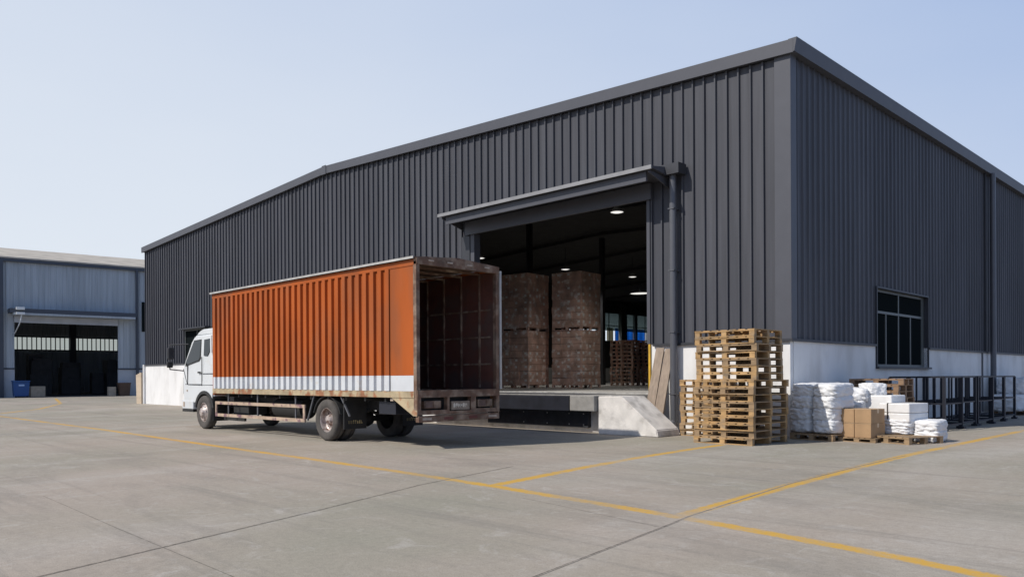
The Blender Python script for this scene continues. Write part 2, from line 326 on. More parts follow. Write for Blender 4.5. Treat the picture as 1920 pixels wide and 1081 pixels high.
def strip(name, pts, wd, z, m, wob=0.0, step=0.35, skirt=True):
    # resample
    P = []
    for a, b in zip(pts, pts[1:]):
        a, b = Vector(a), Vector(b); n = max(1, int((b-a).length/step))
        for i in range(n): P.append(a.lerp(b, i/n))
    P.append(Vector(pts[-1]))
    mb = MB(); L = []; R = []; uvl = mb.bm.loops.layers.uv.new('UVMap')
    for i, p in enumerate(P):
        t = (P[min(i+1, len(P)-1)]-P[max(i-1, 0)]).normalized(); nn = Vector((-t.y, t.x))
        wl = wd/2+random.uniform(-wob, wob); wr = wd/2+random.uniform(-wob, wob)
        L.append(mb.bm.verts.new((p.x+nn.x*wl, p.y+nn.y*wl, z))); R.append(mb.bm.verts.new((p.x-nn.x*wr, p.y-nn.y*wr, z)))
    for i in range(len(P)-1):
        f = mb.bm.faces.new((R[i], R[i+1], L[i+1], L[i]))
        for lp_, u in zip(f.loops, (0, 0, 1, 1)): lp_[uvl].uv = (u, 0)
    for E_, sg in ((L, 1), (R, -1)) if skirt else ():     # feathered edge going down into the slab, so no gap shows under the paint
        O = []
        for i, p in enumerate(P):
            t = (P[min(i+1, len(P)-1)]-P[max(i-1, 0)]).normalized(); nn = Vector((-t.y, t.x))
            O.append(mb.bm.verts.new((p.x+sg*nn.x*(wd/2+.014), p.y+sg*nn.y*(wd/2+.014), -.0012)))
        for i in range(len(P)-1):
            f = mb.bm.faces.new((E_[i], O[i], O[i+1], E_[i+1]) if sg < 0 else (O[i], E_[i], E_[i+1], O[i+1]))
            for lp_ in f.loops: lp_[uvl].uv = (0 if sg < 0 else 1, 0)
    return mb.build(name, m, recalc=False)
lines = [([(-60, -9.4), (-28.41, -9.89), (-15.72, -9.96), (-7.35, -10.2), (-3.83, -10.24), (-0.95, -10.34), (0.82, -10.44), (2.89, -10.62), (3.95, -10.73), (5.37, -10.94), (6.33, -11.1), (6.89, -11.25), (9.0, -11.7)], 'long yellow line painted across the yard in front of the truck'),
         ([(0.82, -10.34), (0.35, -7.87), (0.07, -6.05), (-0.14, -3.95), (-0.2, -2.75)], 'faint yellow line running from the long line to the tall pallet stack'),
         ([(3.95, -10.63), (3.75, -8.25), (3.55, -5.23), (3.41, -2.5), (3.38, 0.0), (3.3, 10.0), (3.25, 24)], 'yellow line running past the white sacks along the side wall'),
         ([(-31.35, -9.27), (-36, -6.6), (-45, -3.2), (-60, 0.5)], 'faint yellow line at the far left of the yard')]
for k, (pts, lab) in enumerate(lines):
    tag(strip('painted_line', pts, 0.34, 0.0016+0.0003*k, MAT['paint'], 0.0), lab, 'painted line', kind='structure')
joints = [[(2.9, -18.8), (1.96, -16.09), (1.57, -15.02), (0.86, -13.06), (0.05, -11.01), (-0.08, -10.52), (-0.6, -8.6)],
          [(4.9, -15.5), (4.59, -13.56), (4.17, -11.33), (4.03, -10.65), (3.63, -7.49), (3.49, -5.01), (3.42, -2.6)],
          [(1.9, -10.92), (2.49, -11.01), (4.17, -11.33)],
          [(-2.6, -14.9), (-1.4, -14.94), (0.38, -15.01), (3.02, -15.08), (4.9, -15.2)]]
for k, pts in enumerate(joints):
    wdt = (0.030, 0.034, 0.026, 0.018)[k]
    tag(strip('slab_joint', pts, wdt, (.0031, .0034, .0006, .0008)[k], MAT['joint'], 0.0, 0.12, skirt=False), 'narrow dark joint between concrete yard slabs', 'slab joint', kind='structure')

# ================================================================ WAREHOUSE
L = 40.0; D = 62.0; ZP = 2.31; ZE = 8.93; ZR = 9.86
def ztop(x): return ZR-(ZR-ZE)*abs(x+L/2)/(L/2)
wh = empty('warehouse', (0, 0, 0))
tag(wh, 'large dark grey metal clad warehouse with white plinth and low gable roof', 'warehouse')

def ribprofile(u0, u1, pitch, rw, flank, depth, start=0.0):
    pts = []
    k = math.floor((u0-start)/pitch)-1
    cand = []
    while True:
        c = start+k*pitch
        if c-rw > u1: break
        cand += [(c-rw/2-flank, 0), (c-rw/2, depth), (c+rw/2, depth), (c+rw/2+flank, 0)]; k += 1
    def val(u):
        for (a, da), (b, db) in zip(cand, cand[1:]):
            if a <= u <= b: return da+(db-da)*(u-a)/max(1e-9, b-a)
        return 0
    pts = [(u0, val(u0))]+[c for c in cand if u0 < c[0] < u1]+[(u1, val(u1))]
    return pts
def sheet(mb, prof, place, zlo, zhi):
    V = []
    for u, d in prof:
        V.append((mb.bm.verts.new(place(u, d, zlo(u))), mb.bm.verts.new(place(u, d, zhi(u)))))
    for a, b in zip(V, V[1:]): mb.bm.faces.new((a[0], b[0], b[1], a[1]))
# openings
OX0, OX1, OZ0, OZ1 = -11.1, -3.92, 0.99, 6.22
WX0, WX1, WZ0, WZ1 = -34.3, -31.2, 1.75, 4.08
c_ = lambda v: (lambda u: v)
fp = lambda u, d, z: (u, -d, z)
mb = MB()
for a, b, lo, hi in ((-L, WX0, ZP, None), (WX0, WX1, WZ1, None), (WX1, OX0, ZP, None), (OX0, OX1, OZ1, None), (OX1, -0.33, ZP, None)):
    sheet(mb, ribprofile(a, b, 0.322, 0.038, 0.008, 0.062, start=-0.33), fp, c_(lo), ztop)
mb.build('front_wall', MAT['clad'], wh)
# flat corner flashing
mb = MB(); mb.box(-0.34, 0.06, -0.075, -0.06, ZP-0.02, ZE+0.02); mb.box(0.045, 0.06, -0.06, 0.22, ZP-0.02, ZE+0.02); mb.build('corner_flashing', MAT['trim'], wh)
# side wall (x = 0), y 0.22..D
SY0, SY1, SZ0, SZ1 = 5.15, 9.35, 1.70, 3.90
mb = MB(); sp = lambda u, d, z: (d, u, z)
for a, b, lo, hi in ((0.22, SY0, ZP, ZE+0.02), (SY0, SY1, SZ1, ZE+0.02), (SY1, 15.9, ZP, ZE+0.02), (15.9, D, ZP, ZE+0.02)):
    sheet(mb, ribprofile(a, b, 0.30, 0.05, 0.035, 0.038, start=0.35), sp, c_(lo), c_(hi))
mb.build('side_wall', MAT['clad'], wh)
# far left wall with a high window band, and back wall
mb = MB()
sheet(mb, ribprofile(0, D, 0.32, 0.04, 0.02, 0.04), lambda u, d, z: (-L-d, u, z), c_(7.7), c_(ZE+0.02))
sheet(mb, ribprofile(0, D, 0.32, 0.04, 0.02, 0.04), lambda u, d, z: (-L-d, u, z), c_(ZP), c_(5.0))
sheet(mb, ribprofile(0, 30, 0.32, 0.04, 0.02, 0.04), lambda u, d, z: (-L-d, u, z), c_(5.0), c_(7.7))
mb.build('rear_side_wall', MAT['clad'], wh)
mb = MB(); sheet(mb, ribprofile(-L, 0, 0.32, 0.04, 0.02, 0.04), lambda u, d, z: (u, D+d, z), c_(0), ztop); mb.build('back_wall', MAT['clad'], wh)
# inner lining
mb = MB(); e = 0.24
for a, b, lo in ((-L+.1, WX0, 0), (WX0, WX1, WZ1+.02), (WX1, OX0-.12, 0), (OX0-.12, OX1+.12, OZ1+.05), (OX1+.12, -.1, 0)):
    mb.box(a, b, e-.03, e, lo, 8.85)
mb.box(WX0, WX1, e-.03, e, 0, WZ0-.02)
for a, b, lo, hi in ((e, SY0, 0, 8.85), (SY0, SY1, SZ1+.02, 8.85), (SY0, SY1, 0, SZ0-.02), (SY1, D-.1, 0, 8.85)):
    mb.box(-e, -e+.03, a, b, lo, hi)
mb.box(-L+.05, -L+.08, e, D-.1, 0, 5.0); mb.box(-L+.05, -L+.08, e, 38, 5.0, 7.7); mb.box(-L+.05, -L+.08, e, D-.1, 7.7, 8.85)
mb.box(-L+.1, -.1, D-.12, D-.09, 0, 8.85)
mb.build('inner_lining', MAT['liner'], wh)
# window band in the far side wall
mb = MB()
for y in [38+i*2.0 for i in range(12)]:
    mb.box(-L-.01, -L+.05, y-.04, y+.04, 5.0, 7.7)
for y in (46.0, 54.0): mb.box(-L-.0, -L+.4, y-.45, y+.45, 0, 8.7)
mb.box(-L, -L+.04, 38, D, 6.45, 6.53); mb.build('window_band_frame', MAT['winframe'], wh)
gm = bpy.data.materials.new('grimy_pane'); gm.use_nodes = True; gn = gm.node_tree; gb = gn.nodes['Principled BSDF']
gb.inputs['Base Color'].default_value = (.22, .26, .24, 1); gb.inputs['Roughness'].default_value = .5
gt = gn.nodes.new('ShaderNodeBsdfTransparent'); gt.inputs[0].default_value = (.62, .70, .68, 1); gx = gn.nodes.new('ShaderNodeMixShader'); gx.inputs[0].default_value = .40
gz = gn.nodes.new('ShaderNodeTexNoise'); gz.inputs['Scale'].default_value = 1.5; gr = gn.nodes.new('ShaderNodeMapRange'); gr.inputs['To Min'].default_value = .15; gr.inputs['To Max'].default_value = .6
gn.links.new(gz.outputs['Fac'], gr.inputs['Value']); gn.links.new(gr.outputs['Result'], gx.inputs[0])
gn.links.new(gb.outputs[0], gx.inputs[1]); gn.links.new(gt.outputs[0], gx.inputs[2]); gn.links.new(gx.outputs[0], gn.nodes['Material Output'].inputs[0])
MB().box(-L-.005, -L+.005, 38, D, 6.0, 7.7).build('window_band_pane', gm, wh)
# plinth
mb = MB(); t = .12
for a, b, lo, hi in ((-L, OX0-.0, 0, ZP), ):
    mb.box(a, WX0, -.02, t, lo, hi); mb.box(WX0, WX1, -.02, t, lo, WZ0); mb.box(WX1, b, -.02, t, lo, hi)
mb.box(OX1, 0.0, -.02, t, 0, ZP)
mb.box(-t, 0.02, t, SY0, 0, ZP); mb.box(-t, 0.02, SY0, SY1, 0, SZ0-.03); mb.box(-t, 0.02, SY1, D, 0, ZP)
mb.box(-L-.02, -L+t, t, D, 0, ZP)
mb.build('plinth', MAT['plinth'], wh)
# drip flashing over the plinth
mb = MB()
for a, b in ((-L-.03, WX0-.06), (WX1+.06, OX0-.1), (OX1+.1, .09)): mb.box(a, b, -.09, -.022, ZP-.05, ZP+.015)
for a, b in ((-.02, SY0-.06), (SY1+.06, D)): mb.box(.022, .085, a, b, ZP-.045, ZP+.015)
mb.build('drip_flashing', MAT['dark'], wh)
# roof slabs
mb = MB(); oh = .15
for sgn in (0, 1):
    xa, xb = (-L-oh, -L/2) if sgn == 0 else (-L/2, oh)
    za, zb = (ZE+.02, ZR+.03) if sgn == 0 else (ZR+.03, ZE+.02)
    mb.prism([(xa, za), (xb, zb), (xb, zb+.12), (xa, za+.12)], 'y', -.1, D+.1)
mb.build('roof', MAT['trim'], wh)
mb = MB()
for xa, za, xb, zb in ((-L+.05, ZE-.005, -L/2, ZR), (-L/2, ZR, -.05, ZE-.005)): mb.prism([(xa, za), (xb, zb), (xb, zb+.015), (xa, za+.015)], 'y', .05, D)
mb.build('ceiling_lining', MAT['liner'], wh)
# roof trim (verge) : front + right eave gutter
mb = MB(); h = .31
for xa, za, xb, zb in ((-L-.17, ZE, -L/2, ZR), (-L/2, ZR, .17, ZE)):
    mb.prism([(xa, za), (xb, zb), (xb, zb+h), (xa, za+h)], 'y', -.17, -.10)
mb.build('verge_trim', MAT['trim'], wh)
mb = MB(); mb.prism([(.05, ZE+.02), (.20, ZE+.02), (.26, ZE+.33), (.05, ZE+.33)], 'y', -.165, D)
mb.build('eaves_gutter', MAT['trim'], wh)
mb = MB(); mb.box(-L/2-.15, -L/2+.15, -.19, -.175, ZR-.03, ZR+.33); mb.build('ridge_cap', MAT['trim'], wh)
# big doorway: frame, shutter housing, canopy, yellow guard
mb = MB()
mb.box(OX1-.10, OX1-.0, -.07, .22, 2.33, OZ1); mb.build('door_frame', MAT['trim'], wh)
mb = MB(); mb.box(OX0-.02, OX0+.16, -.07, .2, OZ0, OZ1); mb.build('door_frame', MAT['trim'], wh)
mb = MB(); mb.box(OX0-.45, OX0-.06, -.075, -.055, OZ0, OZ1-.05); mb.build('door_jamb_panel', MAT['dark'], wh)
mb = MB(); mb.box(OX1-.05, OX1+.0, -.08, .0, OZ0+.02, 2.32); mb.build('yellow_guard', MAT['yellow'], wh)
mb = MB(); mb.box(OX0-.2, OX1+.1, -.16, -.08, OZ1-.03, 6.62); mb.build('shutter_housing', MAT['trim'], wh)
mb = MB(); cx0, cx1 = -11.65, -3.19
mb.prism([(-.02, 6.93), (-1.0, 6.80), (-1.0, 6.76), (-.02, 6.64)], 'x', cx0, cx1)
mb.build('canopy', MAT['trim'], wh)
mb = MB(); mb.box(cx0-.01, cx1+.01, -1.045, -1.0, 6.72, 6.82); mb.build('canopy_lip', MAT['lipgrey'], wh)
mb = MB(); mb.box(cx0+.25, cx1-.25, -.9, -.84, 6.47, 6.72); mb.build('canopy_beam', MAT['trim'], wh)
for x in (cx0+.12, cx1-.12): MB().prism([(-.06, 6.40), (-.06, 6.65), (-.95, 6.72), (-.95, 6.66)], 'x', x-.02, x+.02).build('canopy_bracket', MAT['trim'], wh)
mb = MB(); mb.box(-3.35, -2.78, -.42, -.055, 6.66, 6.93); mb.build('rainwater_hopper', MAT['dark'], wh)
mb = MB(); mb.tube((-3.08, -.22, 0.25), (-3.08, -.22, 6.66), .095, 16); mb.tube((-3.08, -.22, .3), (-3.08, -.42, 0.08), .085, 16); mb.build('downpipe', MAT['pvc'], wh, True)
for z in (1.0, 2.6, 4.2, 5.8): MB().box(-3.17, -2.99, -.325, -.05, z-.015, z+.015).build('pipe_clamp', MAT['pvc'], wh)
mb = MB(); mb.tube((.22, 16.0, 0.1), (.22, 16.0, ZE+.05), .10, 14)
mb.build('downpipe', MAT['pvc'], wh, True)
mb = MB(); mb.box(.04, .08, 15.6, 15.7, ZP, ZE+.02); mb.build('joint_flashing', MAT['dark'], wh)
mb = MB(); mb.tube((.05, 15.25, .1), (.05, 15.25, ZP-.05), .03, 8); mb.build('thin_pipe', MAT['pvc'], wh, True)
mb = MB(); mb.tube((-L-.12, -.05, 0), (-L-.12, -.05, ZP), .09, 10); mb.build('end_pipe', MAT['plinth'], wh, True)
# side window
fr = MB(); xx0, xx1 = -.14, -.08
fr.box(xx0, xx1, SY0, SY0+.07, SZ0, SZ1); fr.box(xx0, xx1, SY1-.22, SY1, SZ0, SZ1)
fr.box(xx0, xx1, SY0+.07, SY1-.22, SZ0, SZ0+.07); fr.box(xx0, xx1, SY0+.07, SY1-.22, SZ1-.07, SZ1)
fr.box(xx0, xx1+.01, SY0+.07, SY1-.22, 3.22, 3.29)
for k in (1, 2, 3): fr.box(xx0-.003, xx1+.005, SY0+k*1.0-.03, SY0+k*1.0+.03, SZ0+.07, 3.22)
fr.box(xx0-.003, xx1+.005, SY0+2.0-.03, SY0+2.0+.03, 3.29, SZ1-.07)
wf = fr.build('window', MAT['winframe'], wh)
MB().box(-.115, -.105, SY0+.05, SY1-.2, SZ0+.05, SZ1-.05).build('pane', MAT['glassd'], wf)
mb = MB(); mb.box(-.2, .065, SY0-.05, SY0, SZ0, SZ1+.05); mb.box(-.2, .065, SY1, SY1+.05, SZ0, SZ1+.05); mb.box(-.2, .07, SY0, SY1, SZ1, SZ1+.05)
mb.build('window_reveal', MAT['dark'], wf)
MB().box(-.2, .12, SY0-.05, SY1+.12, SZ0-.06, SZ0-.001).build('sill', MAT['dark'], wf)
# small window behind the cab
fr = MB(); fr.box(WX0, WX1, -.04, .0, WZ0, WZ0+.06); fr.box(WX0, WX1, -.04, 0, WZ1-.06, WZ1)
for x in (WX0, (WX0+WX1)/2-.03, WX1-.06): fr.box(x, x+.06, -.035, .0, WZ0+.06, WZ1-.06)
wf = fr.build('window', MAT['winframe'], wh)
MB().box(WX0, WX1, .02, .03, WZ0, WZ1).build('pane', MAT['glassd'], wf)
MB().box(WX0-.1, WX1+.1, -.35, -.05, WZ1+.0, WZ1+.08).build('hood', MAT['dark'], wf)
# inside: floor, columns, rafters, purlins
mb = MB(); mb.box(-L+.1, -.25, .02, D-.15, .0, .985); mb.build('interior_floor', MAT['ifloor'], wh)
mb = MB()
for y in range(6, 60, 6):
    for xa, za, xb, zb in ((-L+.1, ZE-.25, -L/2, ZR-.3), (-L/2, ZR-.3, -.3, ZE-.25)):
        mb.prism([(xa, za), (xb, zb), (xb, zb+.2), (xa, za+.2)], 'y', y-.08, y+.08)
mb.build('rafters', MAT['liner'], wh)
for y in range(6, 60, 6):
    for xa, xb, zt in ((-.55, -.3, 8.6), (-L+.2, -L+.45, 8.6), (-L/2-.12, -L/2+.12, 9.4)): MB().box(xa, xb, y-.12, y+.12, .99, zt).build('column', MAT['dark'], wh)

# ---------------------------------------------------------------- loading dock
dk = empty('loading_dock', (-5.0, -1.0, 0)); tag(dk, 'white concrete loading dock with sloping side ramp below the warehouse doorway', 'loading dock')
def rel(o, root): o.location = -Vector(root.location); return o
o = MB().box(-11.3, -4.2, -1.55, .0, 0, .80, bev=.015).build('dock_wall', MAT['dock'], dk); rel(o, dk)
o = MB().box(-11.3, -4.02, -1.62, .02, .80, .975, bev=.01).build('platform_top', MAT['dockgrey'], dk); rel(o, dk)
o = MB().box(-11.2, -5.1, -1.58, -.06, .976, .984).build('platform_shade_sheet', MAT['dock_top_shade'], dk); rel(o, dk)  # dark sheet added to paint the truck's shadow on the platform
o = MB().box(-11.3, -3.93, -.055, .015, .977, 1.012).build('steel_threshold', MAT['steeledge'], dk); rel(o, dk)
mb = MB(); pr = [(-4.2, 0), (-4.2, .96), (-3.45, .965), (-2.42, .17), (-2.38, 0)]
mb.prism(pr, 'y', -1.95, -1.0)
bmesh.ops.bevel(mb.bm, geom=mb.bm.edges[:], offset=.02, segments=2, affect='EDGES')
o = mb.build('side_ramp', MAT['dock'], dk); rel(o, dk)
o = MB().prism([(-4.0, .0), (-4.0, .962), (-3.86, .962), (-3.78, .8), (-3.78, .0)], 'y', -1.0, -.05).build('rear_ramp', MAT['dockgrey'], dk); rel(o, dk)
# overhanging kerb beam: truck's shadow painted as dark material, plain concrete at its sunlit end
o = MB().box(-11.3, -5.05, -2.1, -1.63, .57, .955, bev=.012).build('shaded_kerb_beam', MAT['dockplate'], dk); rel(o, dk)  # dockplate is no plate: it paints the truck's shadow on the concrete beam
o = MB().box(-5.045, -4.22, -2.08, -1.63, .575, .97, bev=.02).build('sunlit_beam_end', MAT['dockgrey'], dk); rel(o, dk)
o = MB().box(-8.6, -4.75, -1.68, -1.56, .12, .56, bev=.01).build('dock_bumper', MAT['rubber'], dk); rel(o, dk)
mb = MB()
for x in (-7.1, -6.2, -5.4, -4.9): 
    for z in (.2, .48): mb.tube((x, -1.70, z), (x, -1.68, z), .015, 8)
o = mb.build('bolts', MAT['steeledge'], dk); rel(o, dk)

# leaning boards
for k, (xa, xb, zt, m, lab) in enumerate(((-3.74, -3.49, 2.2, 'plank', 'long grey wooden board leaning on the wall beside the dock, the left one'), (-3.45, -3.20, 2.17, 'plank', 'long grey wooden board leaning on the wall beside the dock, next to the drainpipe'))):
    mb = MB(); dx = .28
    A = [(xa-.04, -.62, .05), (xb-.02, -.60, .05), (xb+.06, -.10, zt), (xa+.06, -.10, zt)]
    n = Vector((0, -.04, .012))
    vs = [mb.bm.verts.new(p) for p in A]+[mb.bm.verts.new(Vector(p)+n) for p in A]
    for f in ((0, 1, 2, 3), (7, 6, 5, 4), (0, 4, 5, 1), (1, 5, 6, 2), (2, 6, 7, 3), (3, 7, 4, 0)): mb.bm.faces.new([vs[i] for i in f])
    for (t1, t2) in ((.45, .3), (.62, .7)):
        c = Vector(A[0]).lerp(Vector(A[3]), t1).lerp(Vector(A[1]).lerp(Vector(A[2]), t1), t2)+Vector((0, -.045, .013))
    tag(mb.build('wooden_board', MAT[m], None, recalc=True), lab, 'board', 'boards leaning beside the dock')

# ================================================================ PALLETS
def make_pallet(LX, LY, m, kind=0):
    H = .152
    root = empty('pallet')
    mb = MB(); n = 7; bw = LX/ n*.78
    rr = random.Random(kind)
    for i in range(n):                           # top boards run along y
        x = -LX/2+bw/2+(LX-bw)*i/(n-1)
        mb.box(x-bw/2, x+bw/2, -LY/2+rr.uniform(-.01, .01), LY/2+rr.uniform(-.01, .01), H-.020, H-.001)
    for y in (-LY/2+.05, 0, LY/2-.05): mb.box(-LX/2, LX/2, y-.05, y+.05, H-.042, H-.0205)
    mb.build('top_deck', m, root)
    for y in (-LY/2+.05, 0, LY/2-.05): MB().box(-LX/2, LX/2, y-.05, y+.05, .0, .021).build('bottom_runner', m, root)
    if kind in (1, 2, 4, 5): MB().box(.0605, LX/2-.1205, -.012, .012, .0215, H-.0425).build('stringer', m, root)
    for x in (-LX/2+.06, 0, LX/2-.06):
        for y in (-LY/2+.05, 0, LY/2-.05):
            MB().box(x-.06, x+.06, y-.045, y+.045, .0215, H-.0425).build('block', m, root)
    return root
PH = .1525
protos = [make_pallet(1.42, 1.22, MAT['wood'], 1), make_pallet(1.42, 1.22, MAT['wood2'], 2), make_pallet(1.42, 1.22, MAT['wood'], 3), make_pallet(1.42, 1.52, MAT['wood'], 4), make_pallet(1.42, 1.52, MAT['wood2'], 5), make_pallet(1.42, 1.52, MAT['wood'], 6)]
used = [False]*6
nth = {1: 'lowest', 2: 'second lowest', 3: 'third from the bottom', 4: 'fourth from the bottom', 5: 'fifth from the bottom', 6: 'sixth from the bottom', 7: 'seventh from the bottom', 8: 'eighth from the bottom', 9: 'ninth from the bottom', 10: 'tenth from the bottom',
       11: 'sixth from the top', 12: 'fifth from the top', 13: 'fourth from the top', 14: 'third from the top', 15: 'second from the top', 16: 'topmost'}
def put_pallet(x, y, z, rz, label, group, k=None):
    if k is None: k = random.randrange(3)
    if not used[k]: o = protos[k]; used[k] = True
    else: o = copy_tree(protos[k])
    o.location = (x, y, z); o.rotation_euler = (0, 0, rz); tag(o, label, 'pallet', group)
    return o
for i in range(16):
    lo = i < 9
    x = -.27+random.uniform(-.035, .035)+(0 if lo else .04); y = (-1.84 if lo else -1.96)+random.uniform(-.03, .03)
    put_pallet(x, y, i*PH, random.uniform(-.02, .02), 'light wooden pallet in the tall front stack by the corner, %s' % nth[i+1], 'wooden pallets stacked by the warehouse corner', (3, 4, 5, 3, 5, 4)[i % 6] if lo else (0, 1, 2, 0, 2, 1)[i % 6])
for i in range(9):
    nm = {0: 'lowest', 8: 'topmost'}.get(i, nth[i+1])
    put_pallet(-1.68+random.uniform(-.03, .03), -.38+random.uniform(-.02, .02), i*PH, random.uniform(-.02, .02), 'wooden pallet in the low stack left behind the tall one, %s' % nm, 'wooden pallets stacked by the warehouse corner', i % 3)
# ================================================================ SACKS, CARTONS, PACKAGES by the side wall
def pillow(sx, sy, sz, seed=0, n=10, e=3.2):
    """stuffed sack: rounded box with soft creases"""
    bm = bmesh.new(); bmesh.ops.create_cube(bm, size=2.0)
    bmesh.ops.subdivide_edges(bm, edges=bm.edges[:], cuts=n, use_grid_fill=True)
    for v in bm.verts:
        x, y, z = v.co
        L_ = (abs(x)**e+abs(y)**e+abs(z)**e)**(1/e); k = 1/L_
        x, y, z = x*k, y*k, z*k
        p = Vector((x*2.2+seed*7.1, y*2.2, z*2.2)); nn = mnoise.noise(p)*.075+mnoise.noise(p*2.7)*.075+mnoise.noise(p*6.5)*.035
        cr = abs(math.sin(z*9+mnoise.noise(p)*3))*.012
        s = 1+nn-cr
        v.co = (x*sx/2*s, y*sy/2*s, z*sz/2*(1+nn*.8)+sz/2)
    return bm
SACK = []
for s in range(4):
    bm = pillow(.56, .94, .33, s, n=14, e=6); me = bpy.data.meshes.new('sack'); bm.to_mesh(me); bm.free(); me.materials.append(MAT['sack'])
    for p in me.polygons: p.use_smooth = True
    SACK.append(me)
def sack(x, y, z, rz, sc, label, group=None, k=None, name='sack'):
    o = link(name, SACK[random.randrange(4) if k is None else k]); o.location = (x, y, z); o.rotation_euler = (random.uniform(-.03, .03), random.uniform(-.03, .03), rz); o.scale = sc
    tag(o, label, 'sack', group); return o
ps = make_pallet(1.1, .85, MAT['wood2'], 11); ps.location = (.72, .05, 0); ps.rotation_euler = (0, 0, -.18); tag(ps, 'low wooden pallet under the stacked white sacks', 'pallet')
lv = ['bottom', 'second', 'third', 'top']
for ci, (x, y, nm) in enumerate(((.43, .10, 'left'), (.98, .0, 'right'))):
    for i in range(4):
        sack(x+random.uniform(-.02, .02)+(.02 if i > 1 else 0), y+random.uniform(-.02, .02), .155+i*.272, -.18+random.uniform(-.09, .09), (.98+random.uniform(-.05, .03), .92, .95),
             'full white woven sack in the %s column of the pallet, %s layer' % (nm, lv[i]), 'white sacks stacked on the pallet beside the wall', k=(ci*2+i) % 4)
# behind
for i, (x, y, z) in enumerate(((1.02, 1.15, .0), (1.02, 1.15, .28), (1.02, 1.15, .56), (1.05, 1.18, .84))):
    sack(x, y, z, .1*i, (1, .9, 1), 'white sack in the pile behind the two sack columns, %s layer' % lv[i], 'white sacks piled against the wall behind')
sack(1.35, 1.35, 0.98, .9, (.8, .6, .9), 'crumpled white sack lying on top of the rear sack pile')
mbp = MB().box(-.33, .33, -.35, .35, 0, .38, bev=.03).build('wrapped_package', MAT['slab']); mbp.location = (1.62, 1.35, .62); mbp.rotation_euler = (0, 0, -.1)
tag(mbp, 'square white wrapped package behind the brown cartons, upper one', 'package', 'white packages behind the cartons')
mbp = MB().box(-.36, .36, -.35, .35, 0, .6, bev=.03).build('wrapped_package', MAT['slab']); mbp.location = (1.62, 1.35, .01); mbp.rotation_euler = (0, 0, -.08)
tag(mbp, 'square white wrapped package behind the brown cartons, lower one', 'package', 'white packages behind the cartons')
# cartons on a low pallet
pc = make_pallet(.85, .8, MAT['wood2'], 12); pc.scale = (1, 1, .62); pc.location = (1.62, .22, 0); pc.rotation_euler = (0, 0, -.1); tag(pc, 'low wooden pallet under the four brown cartons', 'pallet')
def carton(sx, sy, sz, name='carton'):
    o = MB().box(-sx/2, sx/2, -sy/2, sy/2, 0, sz, bev=.006).build(name, MAT['box'])
    MB().box(-sx/2-.002, sx/2+.002, -.03, .03, sz-.09, sz+.002).build('tape', MAT['tape'], o)
    mb = MB(); mb.box(-sx/2-.003, sx/2+.003, -sy/2-.003, -sy/2+.001, sz*.985, sz+.0005); mb.build('flap_edge', MAT['tape'], o)
    return o
c0 = carton(.37, .62, .31)
first = True
for (x, y, nm) in ((1.42, .36, 'left'), (1.80, .32, 'right')):
    for i in range(2):
        if first: o = c0; first = False
        else: o = copy_tree(c0)
        o.location = (x-.06, y-.16+random.uniform(-.01, .01), .097+i*.312); o.rotation_euler = (0, 0, -.1+random.uniform(-.02, .02))
        tag(o, 'plain brown carton on the low pallet, %s %s' % ('upper' if i else 'lower', nm), 'carton', 'brown cartons on the low pallet')
# brown pallets and crate on top behind
pb = make_pallet(1.25, 1.0, MAT['wood3'], 13)
for i in range(9):
    o = pb if i == 0 else copy_tree(pb)
    o.location = (1.02+random.uniform(-.03, .03), 2.75+random.uniform(-.03, .03)+(.0), i*PH); o.rotation_euler = (0, 0, random.uniform(-.03, .03)+(.08 if i == 8 else 0))
    tag(o, 'dark brown pallet in the stack behind the white packages, %s' % ('topmost' if i == 8 else nth[i+1]), 'pallet', 'dark pallets stacked behind the packages')
# small front pallet with white slabs
pf = make_pallet(1.15, 1.05, MAT['wood2'], 14); pf.location = (2.33, .45, 0); pf.rotation_euler = (0, 0, -.35); tag(pf, 'half empty wooden pallet in front of the white packages', 'pallet')
for i, (z, hh) in enumerate(((.43, .19), (.625, .21))):
    o = MB().box(-.34, .34, -.42, .42, 0, hh, bev=.02).build('slab_package', MAT['slab']); o.location = (2.17, .98, z); o.rotation_euler = (0, 0, -.15)
    MB().box(-.16, -.13, -.425, .425, -.004, hh+.004).build('strap', MAT['strap'], o)
    tag(o, 'flat white strapped package on the white sacks, %s one' % ('upper' if i else 'lower'), 'package', 'flat white packages on the small pallet')
for i in range(2):
    sack(2.12+i*.03, .92, .155+i*.15, 1.45, (1.35, .8, .58), 'flattened white sack under the strapped packages, %s one' % ('upper' if i else 'lower'), 'flattened sacks on the small pallet')
for i in range(2):
    sack(2.72, 1.0, .0+i*.22, .0, (.95, .75, .8), 'bulging white bundle on the ground at the right end of the packages, %s one' % ('upper' if i else 'lower'), 'white bundles at the right end')
o = MB().box(-.3, .3, -.35, .35, 0, .62, bev=.03).build('wrapped_package', MAT['slab']); o.location = (2.0, 1.75, 0.0); tag(o, 'tall white wrapped package between the cartons and the strapped packages', 'package')

